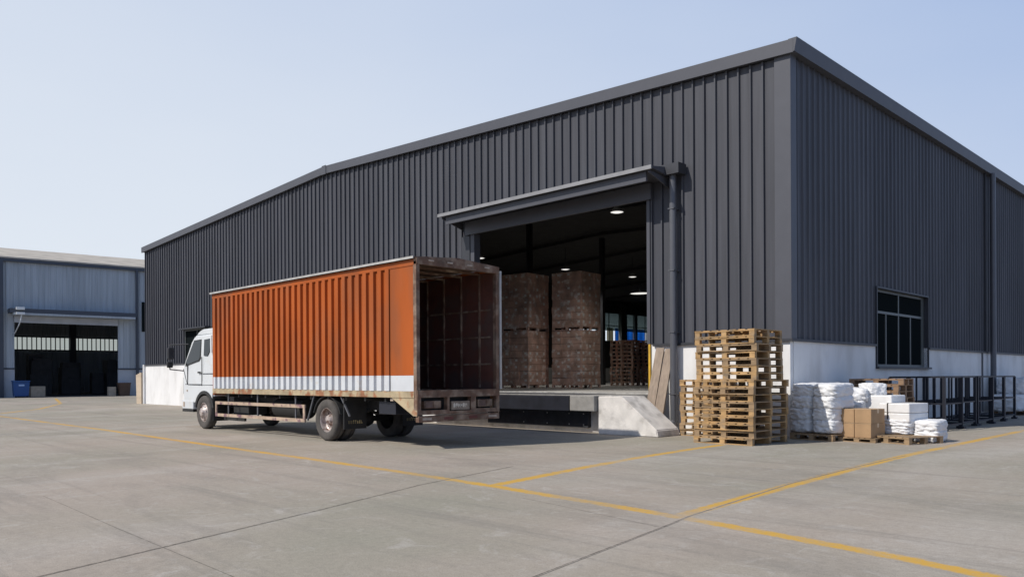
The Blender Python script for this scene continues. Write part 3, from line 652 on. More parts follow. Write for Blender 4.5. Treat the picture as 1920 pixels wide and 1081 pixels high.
# ---------------------------------------------------------------- steel stacking racks
def make_rack(lx, ly, h):
    root = empty('steel_rack')
    fr_ = .045
    mb = MB()
    for y in (0, ly): mb.bar((0, y, h), (lx, y, h), fr_)
    for x in (0, lx): mb.bar((x, 0, h), (x, ly, h), fr_)
    mb.build('top_frame', MAT['rack'], root)
    mb = MB()
    for y in (0, ly): mb.bar((0, y, .14), (lx, y, .14), fr_)
    for x in (0, lx/2, lx): mb.bar((x, 0, .14), (x, ly, .14), fr_)
    mb.build('bottom_frame', MAT['rack'], root)
    mb = MB()
    for y in (0, ly): mb.bar((0, y, h*.5), (lx, y, h*.5), .04)
    for x in (0, lx): mb.bar((x, 0, h*.5), (x, ly, h*.5), .035)
    mb.build('middle_rail', MAT['rack'], root)
    for x in (0, lx):
        for y in (0, ly): MB().box(x-.035, x+.035, y-.035, y+.035, .0, h).build('post', MAT['rack'], root)
    for x in (0, lx):
        for y in (0, ly): MB().box(x-.08, x+.08, y-.08, y+.08, .0, .06).build('foot', MAT['rack'], root)
    for y in (0, ly): MB().bar((lx*.5, y, .14), (lx*.5, y, h), .04).build('mid_post', MAT['rack'], root)
    return root
rk = make_rack(1.35, 1.35, 1.40)
labs = ['black steel stacking rack nearest to the white packages', 'black steel stacking rack second from the white packages', 'black steel stacking rack third from the white packages', 'black steel stacking rack standing beside the side downpipe', 'black steel stacking rack farthest along the side wall, past the downpipe']
for i, (x, y) in enumerate(((.55, 4.7), (.48, 6.25), (.50, 7.8), (.42, 9.4), (.35, 11.2))):
    o = rk if i == 0 else copy_tree(rk); o.location = (x, y, 0); o.rotation_euler = (0, 0, random.uniform(-.04, .04)); tag(o, labs[i], 'rack', 'steel racks along the side wall')
# far wrapped bundles
for i, (y, z) in enumerate(((15.6, .13), (17.3, .13), (16.2, .72), (19.0, .13), (18.2, .72))):
    o = sack(.95, y, z, random.uniform(-.2, .2), (1.8, 1.75, 1.9), 'large white wrapped bundle beyond the racks at the right edge, %s' % ('nearest lower', 'middle lower', 'nearer upper', 'farthest lower', 'farther upper')[i], 'white wrapped bundles beyond the racks')
o = make_pallet(1.1, 3.4, MAT['wood3'], 20); o.location = (.95, 17.0, 0); tag(o, 'long dark pallet under the white bundles beyond the racks', 'pallet')

# ================================================================ TRUCK
tk = empty('box_truck', (-9.5, -6.7, 0)); tag(tk, 'white cab lorry with an open orange corrugated box body parked at the dock', 'truck')
T0 = Vector(tk.location)
def P(mb_, name, m, parent=None, smooth=False):
    o = mb_.build(name, MAT[m], parent or tk, smooth)
    if parent is None: o.location = -T0
    return o
YN, YF = -7.85, -5.57; XR, XF = -4.07, -13.45; ZB, ZT = 1.18, 3.95
# side panels
def corr(mbx, y, out, x0_, x1_, zlo, zhi, pitch=.275, depth=.06):
    prof = ribprofile(x0_, x1_, pitch, .13, .016, depth, start=XF+.16)
    sheet(mbx, prof, lambda u, d, z: (u, y+out*d, z), c_(zlo), c_(zhi))
mb = MB(); corr(mb, YN+.03, -1, XF+.1, XR-.9, 1.50, 3.72); o = P(mb, 'side_panel', 'orange')
mb = MB(); mb.box(XR-.9, XR-.10, YN+.0, YN+.03, 1.50, 3.72); P(mb, 'rear_side_panel', 'orange')
mb = MB(); corr(mb, YN+.028, -1, XF+.1, XR-.9, ZB, 1.502); mb.box(XR-.9, XR-.10, YN+.002, YN+.03, ZB, 1.499); P(mb, 'white_band', 'whiteband')
mb = MB(); corr(mb, YF-.03, 1, XF+.1, XR-.1, ZB, 3.78); P(mb, 'far_side_panel', 'orange')
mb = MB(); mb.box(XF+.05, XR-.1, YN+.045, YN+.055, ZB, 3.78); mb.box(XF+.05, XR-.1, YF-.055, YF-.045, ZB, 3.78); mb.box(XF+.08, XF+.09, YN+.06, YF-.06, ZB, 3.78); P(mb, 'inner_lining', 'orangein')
# interior ribs
mb = MB()
x = XR-.55
while x > XF+.3:
    mb.box(x-.02, x+.02, YF-.09, YF-.056, ZB+.05, 3.78); mb.box(x-.02, x+.02, YN+.056, YN+.09, ZB+.05, 3.78)
    mb.box(x-.02, x+.02, YN+.1, YF-.1, 3.74, 3.79); x -= .62
P(mb, 'lining_ribs', 'rust')
mb = MB()
for z in (1.75, 2.35, 2.95): mb.box(XF+.2, XR-.2, YF-.075, YF-.056, z-.02, z+.02)
mb_ = P(mb, 'lining_rails', 'rust')
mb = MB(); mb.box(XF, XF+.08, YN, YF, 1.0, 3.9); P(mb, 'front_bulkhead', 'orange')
mb = MB(); mb.box(XF+.1, XR-.05, YN+.06, YF-.06, ZB-.06, ZB); P(mb, 'load_floor', 'chassis')
mb = MB(); mb.box(XF+.0, XR-.08, YN-.012, YN+.05, 3.72, 3.84); mb.box(XF, XR-.08, YF-.05, YF+.01, 3.78, 3.84); P(mb, 'top_rail', 'orange')
mb = MB(); mb.prism([(YN-.06, 3.865), (YN-.06, 3.89), ((YN+YF)/2, 3.97), (YF+.05, 3.89), (YF+.05, 3.865), ((YN+YF)/2, 3.93)], 'x', XF-.02, XR-.02); P(mb, 'roof', 'rust')
mb = MB(); mb.box(XF-.02, XR-.02, YN-.075, YN-.058, 3.85, 3.895); P(mb, 'roof_edge', 'steeledge')
# bottom rail
mb = MB(); mb.box(XF+.02, XR-.08, YN-.02, YN+.05, 1.045, ZB-.002); mb.box(XF+.02, XR-.08, YF-.05, YF+.02, 1.045, ZB-.002); P(mb, 'bottom_rail', 'rail')
# rear frame
mb = MB(); mb.box(XR-.1, XR, YN-.01, YN+.075, .8, 3.80); mb.box(XR-.1, XR, YF-.075, YF+.01, .8, 3.80); P(mb, 'rear_post', 'rust')
mb = MB(); mb.prism([(YN-.01, 3.74), (YN-.01, 3.86), ((YN+YF)/2, 3.94), (YF+.01, 3.86), (YF+.01, 3.74)], 'x', XR-.1, XR+.015); P(mb, 'rear_header', 'rust')
for k in (.16, .38, .62, .84):
    y = YN+(YF-YN)*k; mb = MB(); mb.box(XR+.016, XR+.03, y-.07, y+.07, 3.82, 3.85); P(mb, 'marker_lamp', 'lampwhite')
mb = MB(); mb.box(XR-.1, XR+.02, YN, YF, 1.05, 1.20); P(mb, 'rear_sill', 'rust')
mb = MB()  # light carrier with two openings and a plate recess
yc = (YN+YF)/2
mb.box(XR-.1, XR+.012, YN, YN+.09, .70, 1.05); mb.box(XR-.1, XR+.012, YF-.09, YF, .70, 1.05)
mb.box(XR-.1, XR+.012, YN+.78, yc-.30, .70, 1.05); mb.box(XR-.1, XR+.012, yc+.30, YF-.70, .70, 1.05)
mb.box(XR-.1, XR+.010, YN+.09, YN+.78, .70, .79); mb.box(XR-.1, XR+.010, YF-.70, YF-.09, .70, .79); mb.box(XR-.1, XR+.010, yc-.30, yc+.30, .70, .76)
P(mb, 'lamp_carrier', 'rust')
mb = MB(); mb.box(XR-.22, XR-.2, YN+.09, YF-.09, .7, 1.05); P(mb, 'carrier_back', 'chassis')
for y0, y1 in ((YN+.22, YN+.66), (YF-.58, YF-.16)):
    mb = MB(); mb.box(XR-.18, XR-.04, y0, y1, .82, .98, bev=.01); tl = P(mb, 'tail_lamp', 'rust')
    MB().box(XR-.039, XR-.03, y0+.02, y0+.2, .84, .96).build('lens', MAT['taillens'], tl)
    MB().box(XR-.039, XR-.03, y0+.23, y1-.02, .84, .96).build('lens', MAT['rust'], tl)
mb = MB(); mb.box(XR-.02, XR+.02, yc-.25, yc+.25, .78, .96); npl = P(mb, 'number_plate', 'platebg')
mb = MB(); rr = random.Random(3)
yy = yc-.20
while yy < yc+.18:
    mb.box(XR+.0205, XR+.024, yy, yy+.012, .83, .91); mb.box(XR+.0205, XR+.0235, yy+.012, yy+.04, rr.choice((.83, .865, .9)), rr.choice((.84, .875, .91))+.012)
    if rr.random() < .6: mb.box(XR+.0205, XR+.024, yy+.04, yy+.05, .85, .91)
    yy += .065
mb.build('plate_characters', MAT['platefg'], npl)
mb = MB(); mb.box(XR-.08, XR+.03, YN+.02, YF-.02, .55, .68, bev=.008); bp_ = P(mb, 'rear_bumper', 'rust')
for k in (.1, .35, .65, .9):
    y = YN+(YF-YN)*k; MB().box(XR+.031, XR+.036, y-.12, y+.12, .59, .64).build('reflective_strip', MAT['lampred'] if k in (.35, .65) else MAT['lampwhite'], bp_)
for y0, y1 in ((YN-.008, YN+.02), (YF-.02, YF+.008)):
    mb = MB(); mb.prism([(XR-.86, 1.043), (XR-.002, 1.043), (XR-.002, .68), (XR-.12, .68)], 'y', y0, y1); P(mb, 'corner_gusset', 'rail')
# open far door folded along the far side
mb = MB(); mb.box(XR-1.1, XR-.01, YF+.03, YF+.07, 1.2, 3.8); dr = P(mb, 'rear_door', 'orange')
MB().box(XR-.009, XR+.02, YF+.02, YF+.075, 1.2, 3.8).build('door_edge', MAT['steeledge'], dr)
mbh = MB()
for z in (1.5, 2.5, 3.5): mbh.tube((XR-.02, YF+.06, z-.05), (XR-.02, YF+.06, z+.05), .03, 8)
mbh.build('hinge', MAT['rust'], dr)
# chassis
mb = MB(); mb.box(XF-1.9, XR-.2, yc-.45, yc-.37, .72, .95); mb.box(XF-1.9, XR-.2, yc+.37, yc+.45, .72, .95)
for x in (-5, -6.5, -8.6, -10, -11.5, -12.8): mb.box(x-.04, x+.04, yc-.36, yc+.36, .74, .92)
P(mb, 'chassis_frame', 'chassis')
mb = MB()
x = XR-.4
while x > XF: mb.box(x-.03, x+.03, YN+.05, YF-.05, .955, 1.10); x -= .75
P(mb, 'cross_members', 'chassis')
for x in (-7.5, -14.1):
    mb = MB(); mb.tube((x, YN+.35, .48), (x, YF-.35, .48), .07, 10)
    if x > -8: mb.lathe([(0.01, -.16), (.15, -.12), (.2, 0), (.15, .12), (.01, .16)], 14, (x, yc, .48))
    P(mb, 'axle', 'chassis', smooth=True)
for y in (yc-.45, yc+.41):
    mb = MB(); mb.prism([(-8.3, .74), (-7.5, .58), (-6.7, .74), (-6.7, .69), (-7.5, .5), (-8.3, .69)], 'y', y-.03, y+.05); P(mb, 'leaf_spring', 'chassis')
mb = MB(); mb.tube((-10.6, YN+.55, .68), (-9.2, YN+.55, .68), .25, 20); P(mb, 'fuel_tank', 'chassis', smooth=True)
mb = MB(); mb.box(-12.9, -12.0, YN+.35, YN+.9, .45, .85, bev=.02); P(mb, 'battery_box', 'chassis')
mb = MB(); mb.box(-13.35, -12.1, YN+.28, YN+.34, .28, .46); P(mb, 'side_tray', 'chassis')
mb = MB(); mb.box(-5.55, -4.95, YN+.12, YN+.65, .68, .95, bev=.01); P(mb, 'tool_box', 'rack')
mb = MB(); mb.box(-5.0, -4.9, YN+.02, YN+.06, .97, 1.03); P(mb, 'side_marker', 'lampwhite')
# side guard
mb = MB(); gy0, gy1 = YN+.01, YN+.05
mb.box(-13.33, -8.45, gy0, gy1, .74, .82); mb.box(-13.33, -8.45, gy0, gy1, .40, .48); mb.box(-13.33, -13.25, gy0+.002, gy1-.002, .48, .74); mb.box(-8.53, -8.45, gy0+.002, gy1-.002, .48, .74)
P(mb, 'side_guard', 'guard')
for x in (-12.6, -10.9, -8.95):
    mb = MB(); mb.box(x-.025, x+.025, gy1+.001, gy1+.03, .42, 1.04); P(mb, 'guard_post', 'pvc')
for a, b in (((-8.35, gy0+.03, .45), (-8.05, gy0+.03, 1.04)), ((-6.9, gy0+.03, 1.04), (-6.55, gy0+.03, .6))): P(MB().bar(a, b, .035), 'mudguard_strut', 'pvc')
# mud flaps
for y0, y1 in ((YN+.02, YN+.62), (YF-.62, YF-.02)):
    mb = MB(); mb.box(-6.78, -6.75, y0, y1, .30, 1.0); fl = P(mb, 'mud_flap', 'chassis')
    m2 = MB(); rr = random.Random(5); yy = y0+.12
    while yy < y1-.1:
        m2.box(-6.749, -6.745, yy, yy+.012, .42, .49); m2.box(-6.749, -6.7455, yy+.012, yy+.035, rr.choice((.42, .45, .475)), rr.choice((.435, .465, .49))+.01); yy += .055
    m2.build('gold_marking', MAT['marks'], fl)
mb = MB(); mb.box(-13.55, -13.53, YN+.04, YN+.5, .25, .95); P(mb, 'front_mud_flap', 'chassis')
# mudguards for rear wheels
for y0, y1 in ((YN+.03, YN+.6), (YF-.6, YF-.03)):
    mb = MB(); pts = [(-7.5+.58*math.cos(t), .50+.53*math.sin(t)) for t in [PI*k/12 for k in range(1, 12)]]; pts2 = [(-7.5+.60*math.cos(t), .50+.55*math.sin(t)) for t in [PI*k/12 for k in range(11, 0, -1)]]
    mb.prism(pts+pts2, 'y', y0, y1); P(mb, 'mudguard', 'chassis')
# wheels
def wheel(cx, y, side, dish, dual=False):
    """y = outer face; side=-1: outer face towards -y"""
    R_ = .485; W = .26; c = (cx, y, R_)
    s = -side
    root = MB()
    if dish: pr = [(.285, 0.03), (.27, .03), (.262, .05), (.255, .15), (.23, .17), (.14, .16), (.12, .09), (.10, .06), (0.001, .055)]
    else: pr = [(.285, 0.03), (.27, .025), (.262, .05), (.25, .07), (.22, .05), (.15, .0), (.13, -.02), (.11, -.055), (.06, -.07), (0.001, -.07)]
    root.lathe([(a, b*s) for a, b in pr], 40, c)
    nb = 8; br = .185 if not dish else .19; by = (.03 if not dish else .155)
    for k in range(nb):
        t = 2*PI*k/nb+.2; px, pz = cx+br*math.cos(t), R_+br*math.sin(t)
        root.tube((px, y+s*(by-.03), pz), (px, y+s*(by+.01), pz), .017, 6)
    wobj = P(root, 'wheel', 'rim', smooth=True)
    t1 = MB(); pr = [(.272, .035), (.29, .02), (.34, .0), (.42, .0), (.455, .015), (.478, .04), (.485, .07), (.485, .115), (.470, .118), (.470, .132), (.485, .135), (.485, .19), (.478, .22), (.455, .245), (.42, W), (.34, W), (.28, .24)]
    t1.lathe([(a, b*s) for a, b in pr], 56, c)
    t1.build('tyre', MAT['tyre'], wobj, True)
    m3 = MB(); n = 12
    for k in range(n):
        t = 2*PI*(k+.5)/n; m3.tube((cx+.235*math.cos(t), y+s*(.172 if dish else .06), R_+.235*math.sin(t)), (cx+.235*math.cos(t), y+s*(.176 if dish else .062), R_+.235*math.sin(t)), .02, 10)
    m3.build('rim_holes', MAT['chassis'], wobj)
    if dual:
        t2 = MB(); t2.lathe([(a, (b+.31)*s) for a, b in pr], 40, c); t2.build('tyre', MAT['tyre'], wobj, True)
wheel(-14.12, YN+.0, -1, False); wheel(-14.12, YF-.0, 1, False)
wheel(-7.5, YN-.0, -1, True, True); wheel(-7.5, YF+.0, 1, True, True)
# cab
XC0, XC1 = -15.62, -13.56
arc = [(-14.12+.60*math.cos(t), .50+.56*math.sin(t)) for t in [PI*k/12 for k in range(1, 12)]]
body = [(XC1, 1.0)]+[p for p in arc if p[0] < XC1-.0]+[(-14.80, .72), (XC0+.02, .72), (XC0-.01, 1.0), (XC0-.02, 1.45), (XC0+.02, 1.78), (XC0+.62, 2.66), (XC0+.72, 2.74), (XC1, 2.76)]
mb = MB(); yn, yf = YN+.05, YF-.05
mb.prism(body, 'y', yn, yf)
for v in mb.bm.verts:
    if v.co.z > 1.8:
        k = (v.co.z-1.8)*.06; v.co.y += k if v.co.y < yc else -k
bmesh.ops.bevel(mb.bm, geom=[e_ for e_ in mb.bm.edges if abs(e_.verts[0].co.y-e_.verts[1].co.y) < .01 and e_.verts[0].co.z > .6], offset=.045, segments=3, affect='EDGES')
cb = P(mb, 'cab', 'cab', smooth=True)
mb = MB(); mb.prism([(XC0+.66, 2.74), (XC0+.85, 2.86), (XC0+1.1, 2.92), (XC1, 2.93), (XC1, 2.74)], 'y', yn+.12, yf-.12)
bmesh.ops.bevel(mb.bm, geom=mb.bm.edges[:], offset=.03, segments=2, affect='EDGES'); mb.build('roof_cap', MAT['cab'], cb, True)
def sidepane(pts, name, m, off):
    for ysgn, yb in ((-1, yn), (1, yf)):
        mm = MB()
        def yy(z): return yb+(-ysgn)*max(0, (z-1.8))*.06
        A = [mm.bm.verts.new((x_, yy(z_)+ysgn*off, z_)) for x_, z_ in pts]; Bq = [mm.bm.verts.new((x_, yy(z_)-ysgn*.03, z_)) for x_, z_ in pts]
        mm.bm.faces.new(A); n = len(pts)
        for i in range(n): mm.bm.faces.new((A[i], Bq[i], Bq[(i+1) % n], A[(i+1) % n]))
        oo = mm.build(name, MAT[m], cb, recalc=True)
sidepane([(XC0+.16, 1.84), (XC0+.16+.0, 1.93), (XC0+.70, 2.60), (XC0+1.22, 2.62), (XC0+1.20, 2.06), (XC0+1.10, 1.98)], 'window_seal', 'chassis', .004)
sidepane([(XC0+.20, 1.87), (XC0+.20, 1.94), (XC0+.72, 2.57), (XC0+1.18, 2.59), (XC0+1.16, 2.08), (XC0+1.08, 2.01)], 'door_window', 'cabglass', .008)
sidepane([(XC0+1.42, 2.13), (XC0+1.40, 2.60), (XC0+1.78, 2.62), (XC0+1.84, 2.55), (XC0+1.80, 2.25), (XC0+1.66, 2.12)], 'quarter_window', 'cabglass', .006)
mb = MB()
for x_ in (XC0+1.31,): mb.box(x_-.008, x_+.008, yn-.004, yn+.01, 1.25, 2.1)
mb.box(XC0+.15, XC0+1.31, yn-.004, yn+.01, 1.285, 1.30); mb.box(XC0+1.35, XC1-.03, yn-.004, yn+.01, 1.60, 1.613); mb.bar((XC0+.02, yn-.0, 1.76), (XC0+.30, yn-.0, 1.28), .014); mb.build('door_gap', MAT['chassis'], cb)
mb = MB(); mb.box(XC0+1.08, XC0+1.25, yn-.03, yn, 1.62, 1.67, bev=.008); mb.build('door_handle', MAT['chassis'], cb)
# windscreen on the sloped front
mb = MB(); a = Vector((XC0+.05, 0, 1.82)); b = Vector((XC0+.60, 0, 2.62)); nrm = Vector((-.82, 0, .57))*.012
pts = [Vector((a.x, yn+.12, a.z))+nrm, Vector((a.x, yf-.12, a.z))+nrm, Vector((b.x, yf-.17, b.z))+nrm, Vector((b.x, yn+.17, b.z))+nrm]
vs = [mb.bm.verts.new(p_) for p_ in pts]+[mb.bm.verts.new(p_-nrm*2) for p_ in pts]
for f in ((0, 1, 2, 3), (0, 4, 5, 1), (1, 5, 6, 2), (2, 6, 7, 3), (3, 7, 4, 0)): mb.bm.faces.new([vs[i] for i in f])
mb.build('windscreen', MAT['cabglass'], cb, recalc=True)
MB().box(XC0+.30, XC0+.34, yn-.006, yn+.01, 1.29, 1.9).build('pillar_gap', MAT['chassis'], cb)
MB().box(XC0+.25, XC0+.33, yn-.012, yn-.001, 1.08, 1.13, bev=.003).build('indicator_lamp', MAT['lampwhite'], cb)
MB().box(XC0+.35, XC1-.03, yn-.005, yn+.01, 1.275, 1.283).build('lower_gap', MAT['chassis'], cb)
MB().box(XC1-.12, XC1-.03, yn-.02, yn, 2.2, 2.7).build('air_intake', MAT['cab'], cb)
mb = MB(); mb.box(XC0-.08, XC0+.72, yn-.01, yn+.35, .55, .82, bev=.03); mb.box(XC0-.08, XC0+.1, yn+.35, yf-.35, .55, .82, bev=.02); mb.box(XC0-.08, XC0+.72, yf-.35, yf+.01, .55, .82, bev=.03); mb.build('front_bumper', MAT['cab'], cb)
mb = MB(); mb.box(XC0-.07, XC0+.7, yn+.0, yf, .47, .549); mb.build('bumper_skirt', MAT['chassis'], cb)
mb = MB(); mb.box(XC0+.02, XC0+.13, yn-.02, yn-.005, .62, .76); mb.build('fog_lamp', MAT['lampwhite'], cb)
mb = MB(); mb.box(XC0-.045, XC0-.015, yn+.02, yn+.3, 1.0, 1.5, bev=.01); mb.build('corner_vane', MAT['chassis'], cb)
mb = MB()
ptsA = [(-14.12+.56*math.cos(t), .50+.52*math.sin(t)) for t in [PI*k/14 for k in range(1, 14)]]; ptsB = [(-14.12+.66*math.cos(t), .50+.61*math.sin(t)) for t in [PI*k/14 for k in range(13, 0, -1)]]
mb.prism(ptsA+ptsB, 'y', yn-.025, yn+.30); mb.build('wheel_arch', MAT['chassis'], cb)
for s_, yb in ((-1, yn), (1, yf)):
    mb = MB(); mb.box(XC0-.50, XC0-.40, yb+s_*.20-.09, yb+s_*.20+.09, 2.06, 2.42, bev=.03); mr_ = mb.build('wing_mirror', MAT['rubber'], cb)
    mb = MB(); mb.box(XC0-.50, XC0-.42, yb+s_*.22-.09, yb+s_*.22+.09, 1.80, 1.98, bev=.03); mb.build('lower_mirror', MAT['chassis'], mr_)
    mb = MB()
    for (p_, q_) in (((XC0-.46, yb+s_*.22, 2.5), (XC0+.45, yb+s_*.02, 2.5)), ((XC0-.46, yb+s_*.22, 2.5), (XC0-.46, yb+s_*.22, 1.75)), ((XC0-.46, yb+s_*.22, 1.75), (XC0+.05, yb, 1.70))): mb.tube(p_, q_, .018, 8)
    mb.build('mirror_arm', MAT['rubber'], mr_)
# small cartons inside the truck body
for i, (x, y, z, s_) in enumerate(((-6.3, YN+.42, 0, .42), (-6.35, YN+.36, .42, .36), (-6.4, YN+.3, .78, .26), (-5.8, YN+.62, 0, .26))):
    o = MB().box(-s_/2, s_/2, -s_/2, s_/2, 0, s_, bev=.006).build('carton', MAT['ibox']); o.location = (x, y, ZB+z+.001)
    MB().box(-.03, .03, -s_/2-.002, s_/2+.002, s_-.05, s_+.002).build('tape', MAT['tape'], o)
    tag(o, ('large carton on the truck floor against the orange side', 'medium carton in the middle of the small pile inside the truck', 'smallest carton on top of the pile inside the truck', 'low carton alone beside the pile inside the truck')[i], 'carton', 'cartons inside the truck body')

# ================================================================ INSIDE THE WAREHOUSE
def carton_load(seed, nx=3, ny=3, nz=7, cw=.56, ch=.28):
    rr = random.Random(seed); root = empty('carton_load')
    base = make_pallet(1.7, 1.7, MAT['ibox'], 30)
    for k in [k for k in bpy.data.objects if k.parent == base]: k.parent = root; k.name = 'pallet_'+k.name.split('.')[0]
    bpy.data.objects.remove(base)
    me = MB().box(-cw/2, cw/2, -cw/2, cw/2, 0, ch-.008, bev=.006); me_o = me.build('carton', MAT['ibox'], root)
    lb = MB()
    lb.box(cw*.08, cw*.32, -cw/2-.004, -cw/2+.001, ch*.45, ch*.78); lb.box(cw/2-.001, cw/2+.004, -cw*.34, -cw*.08, ch*.4, ch*.8); lb.box(-cw*.02, cw*.02, -cw/2-.003, cw/2+.003, ch-.05, ch-.006)
    lb_o = lb.build('label', MAT['ilabel'], me_o)
    one = True
    for k in range(nz):
        for i in range(nx):
            for j in range(ny):
                if i == 1 and j == 1: continue
                if not (j == 0 or i == nx-1): continue      # only the two sides that face the doorway, plus the top
                if one: o = me_o; one = False
                else:
                    o = me_o.copy(); COL.objects.link(o)
                    if rr.random() < .55: q = lb_o.copy(); COL.objects.link(q); q.parent = o
                o.location = ((i-1)*(cw+.004)+rr.uniform(-.022, .022), (j-1)*(cw+.004)+rr.uniform(-.022, .022), .155+k*ch)
    MB().box(-.8, .2, -.2, .8, .155, .155+nz*ch-.02).build('inner_cartons', MAT['ibox'], root)
    return root
# ---- two tall stacks of two tiers each
cl = carton_load(1, nz=8, ch=.29)
tier = .155+8*.29
spots = [(-15.9, 7.4, 0, 'left tall wrapped carton stack inside the doorway, lower tier'), (-15.9, 7.4, 1, 'left tall wrapped carton stack inside the doorway, upper tier'),
         (-13.95, 8.62, 0, 'right tall wrapped carton stack inside the doorway, lower tier'), (-13.95, 8.62, 1, 'right tall wrapped carton stack inside the doorway, upper tier')]
for i, (x, y, t_, lab) in enumerate(spots):
    o = cl if i == 0 else copy_tree(cl)
    o.location = (x+t_*.04, y-t_*.03, .987+t_*(tier)); o.rotation_euler = (0, 0, .12); o.scale = (.90, .90, 1); tag(o, lab, 'carton stack', 'tall carton stacks inside the warehouse')
# ---- stack of dark crates further in
pw = make_pallet(1.4, 1.2, MAT['ibox'], 40)
k = 0
for (x, y, nm) in ((-17.2, 16.6, 'left'), (-16.3, 17.8, 'middle'), (-15.6, 19.2, 'right')):
    for i in range(12):
        o = pw if k == 0 else copy_tree(pw); k += 1
        o.location = (x+random.uniform(-.03, .03), y+random.uniform(-.03, .03), .987+i*.2); o.rotation_euler = (0, 0, .1); o.scale = (1, 1, 1.3)
        tag(o, 'dark pallet in the %s pallet stack deep inside the warehouse, number %d from the bottom' % (nm, i+1) if 0 else 'dark wooden pallet in the %s stack of the dim interior, %s' % (nm, 'topmost' if i == 11 else nth[i+1] if i < 10 else 'second from the top'), 'pallet', 'pallet stacks inside the warehouse')
# ---- pendant lamps
def pendant(x, y, z, r_=.25, drop=1.2):
    root = empty('pendant_lamp', (x, y, z))
    mb = MB(); mb.lathe([(.05, .22), (.10, .2), (r_*.8, .08), (r_, .0), (r_*.96, .0)], 24, (0, 0, 0), 'z'); mb.build('lamp_shade', MAT['lamp'], root, True)
    mb = MB(); mb.lathe([(r_*.9, .01), (r_*.5, -.02), (0.001, -.03)], 24, (0, 0, 0), 'z'); mb.build('bulb', MAT['bulb'], root, True)
    mb = MB(); mb.tube((0, 0, .2), (0, 0, drop), .015, 6); mb.build('rod', MAT['dark'], root)
    ld = bpy.data.lights.new('lamp_light', 'SPOT'); ld.energy = 330; ld.shadow_soft_size = .2; ld.spot_size = math.radians(135); ld.spot_blend = .6; ld.color = (1, .95, .88)
    lo_ = link('lamp_light', ld, root); lo_.location = (0, 0, -.32)
    return root
pl = pendant(0, 0, 0)
for i, (x, y, z, lab) in enumerate(((-9.4, 5.63, 7.5, 'lit pendant lamp nearest the top right of the doorway'), (-20.95, 15.89, 7.5, 'lit pendant lamp above the tall carton stacks'),
                                    (-20.39, 21.41, 7.5, 'lit pendant lamp low at the right of the doorway, smaller and farther'), (-21.12, 9.53, 7.5, 'lit pendant lamp just above the open rear corner of the truck'), (-25.78, 29.6, 7.5, 'wide lit lamp at the right edge of the doorway view, farthest in'))):
    o = pl if i == 0 else copy_tree(pl); o.location = (x, y, z); tag(o, lab, 'lamp', 'pendant lamps inside the warehouse')
    if i == 4: o.scale = (3.2, 2.8, .6)
# ---- coloured sheets hung inside the far window band
hs = [(-39.7, 45.0, 1.1, 'tarpbeige', 'pale beige'), (-39.7, 46.4, 1.3, 'tarpblue', 'narrow bright blue'), (-39.7, 49.3, 3.2, 'tarpblue', 'wide blue'), (-39.7, 51.4, .8, 'tarpwhite', 'white')]
for x, y, w_, m, nm in hs:
    mb = MB(); n = 10
    V = []
    for i in range(n+1):
        yy_ = y-w_/2+w_*i/n; xx_ = -L-.6+.06*math.sin(i*1.7)
        V.append([mb.bm.verts.new((xx_, yy_, 3.6 if m != 'tarpbeige' else 4.2)), mb.bm.verts.new((xx_, yy_, 6.35))])
    for a, b in zip(V, V[1:]): mb.bm.faces.new((a[0], b[0], b[1], a[1]))
    bmesh.ops.solidify(mb.bm, geom=mb.bm.faces[:], thickness=.03)
    tag(mb.build('hanging_tarpaulin', MAT[m]), '%s tarpaulin seen through the far window band inside the doorway' % nm, 'tarpaulin', 'tarpaulins beyond the far windows')

# ================================================================ LEFT BUILDING
RZ = -.10
lb = empty('storage_shed', (-67.8, -1.5, 0), RZ); tag(lb, 'pale blue grey metal shed with a wide dark doorway at the left edge', 'shed')
# local frame: +v (local y) along facade, facade plane local x = 0, facing +x ; depth to -x
V0, V1 = -22.0, 45.0; HB = 11.42; DV = 11
o_v0, o_v1, o_h = 1.0, 8.93, 6.25
import itertools
mb = MB(); lp = lambda u, d, z: (d, u, z)
for a, b, lo in ((V0, o_v0, 2.35), (o_v0, o_v1, o_h), (o_v1, V1, 2.35)): sheet(mb, ribprofile(a, b, .45, .06, .03, .05), lp, c_(lo), c_(HB))
sheet(mb, ribprofile(V0, V1, .45, .06, .03, .05), lambda u, d, z: (-DV*2-d, u, z), c_(0), c_(4.7)); sheet(mb, ribprofile(V0, V1, .45, .06, .03, .05), lambda u, d, z: (-DV*2-d, u, z), c_(6.1), c_(HB))
mb.build('wall', MAT['lbclad'], lb)
mb = MB(); mb.box(-DV*2, -.0, V0-.1, V0, 0, HB); mb.box(-DV*2, 0, V1, V1+.1, 0, HB); mb.build('end_wall', MAT['lbclad'], lb)
mb = MB(); mb.box(-.15, .02, V0, o_v0, 0, 2.35); mb.box(-.15, .02, o_v1, V1, 0, 2.35); mb.build('plinth', MAT['lbplinth'], lb)
mb = MB(); mb.box(-.02, .08, V0, o_v0, 2.33, 2.46); mb.box(-.02, .08, o_v1, V1, 2.33, 2.46); mb.box(0, .35, V0, V1, HB-.12, HB+.12); mb.build('trim', MAT['lbdark'], lb)
mb = MB(); mb.prism([(.4, HB+.12), (.4, HB+.24), (-9, HB+2.25), (-DV*2, HB+.2), (-DV*2, HB+.08), (-9, HB+2.1)], 'y', V0-.3, V1+.3)
mb.build('roof', MAT['lbroof'], lb)
mb = MB(); mb.box(0, 1.3, o_v0-.45, 10.2, 7.0, 7.35); mb.build('canopy', MAT['lbdark'], lb)
mb = MB(); mb.box(.0, 1.34, o_v0-.2, 10.1, 6.82, 6.995); mb.build('canopy_soffit', MAT['lbclad'], lb)
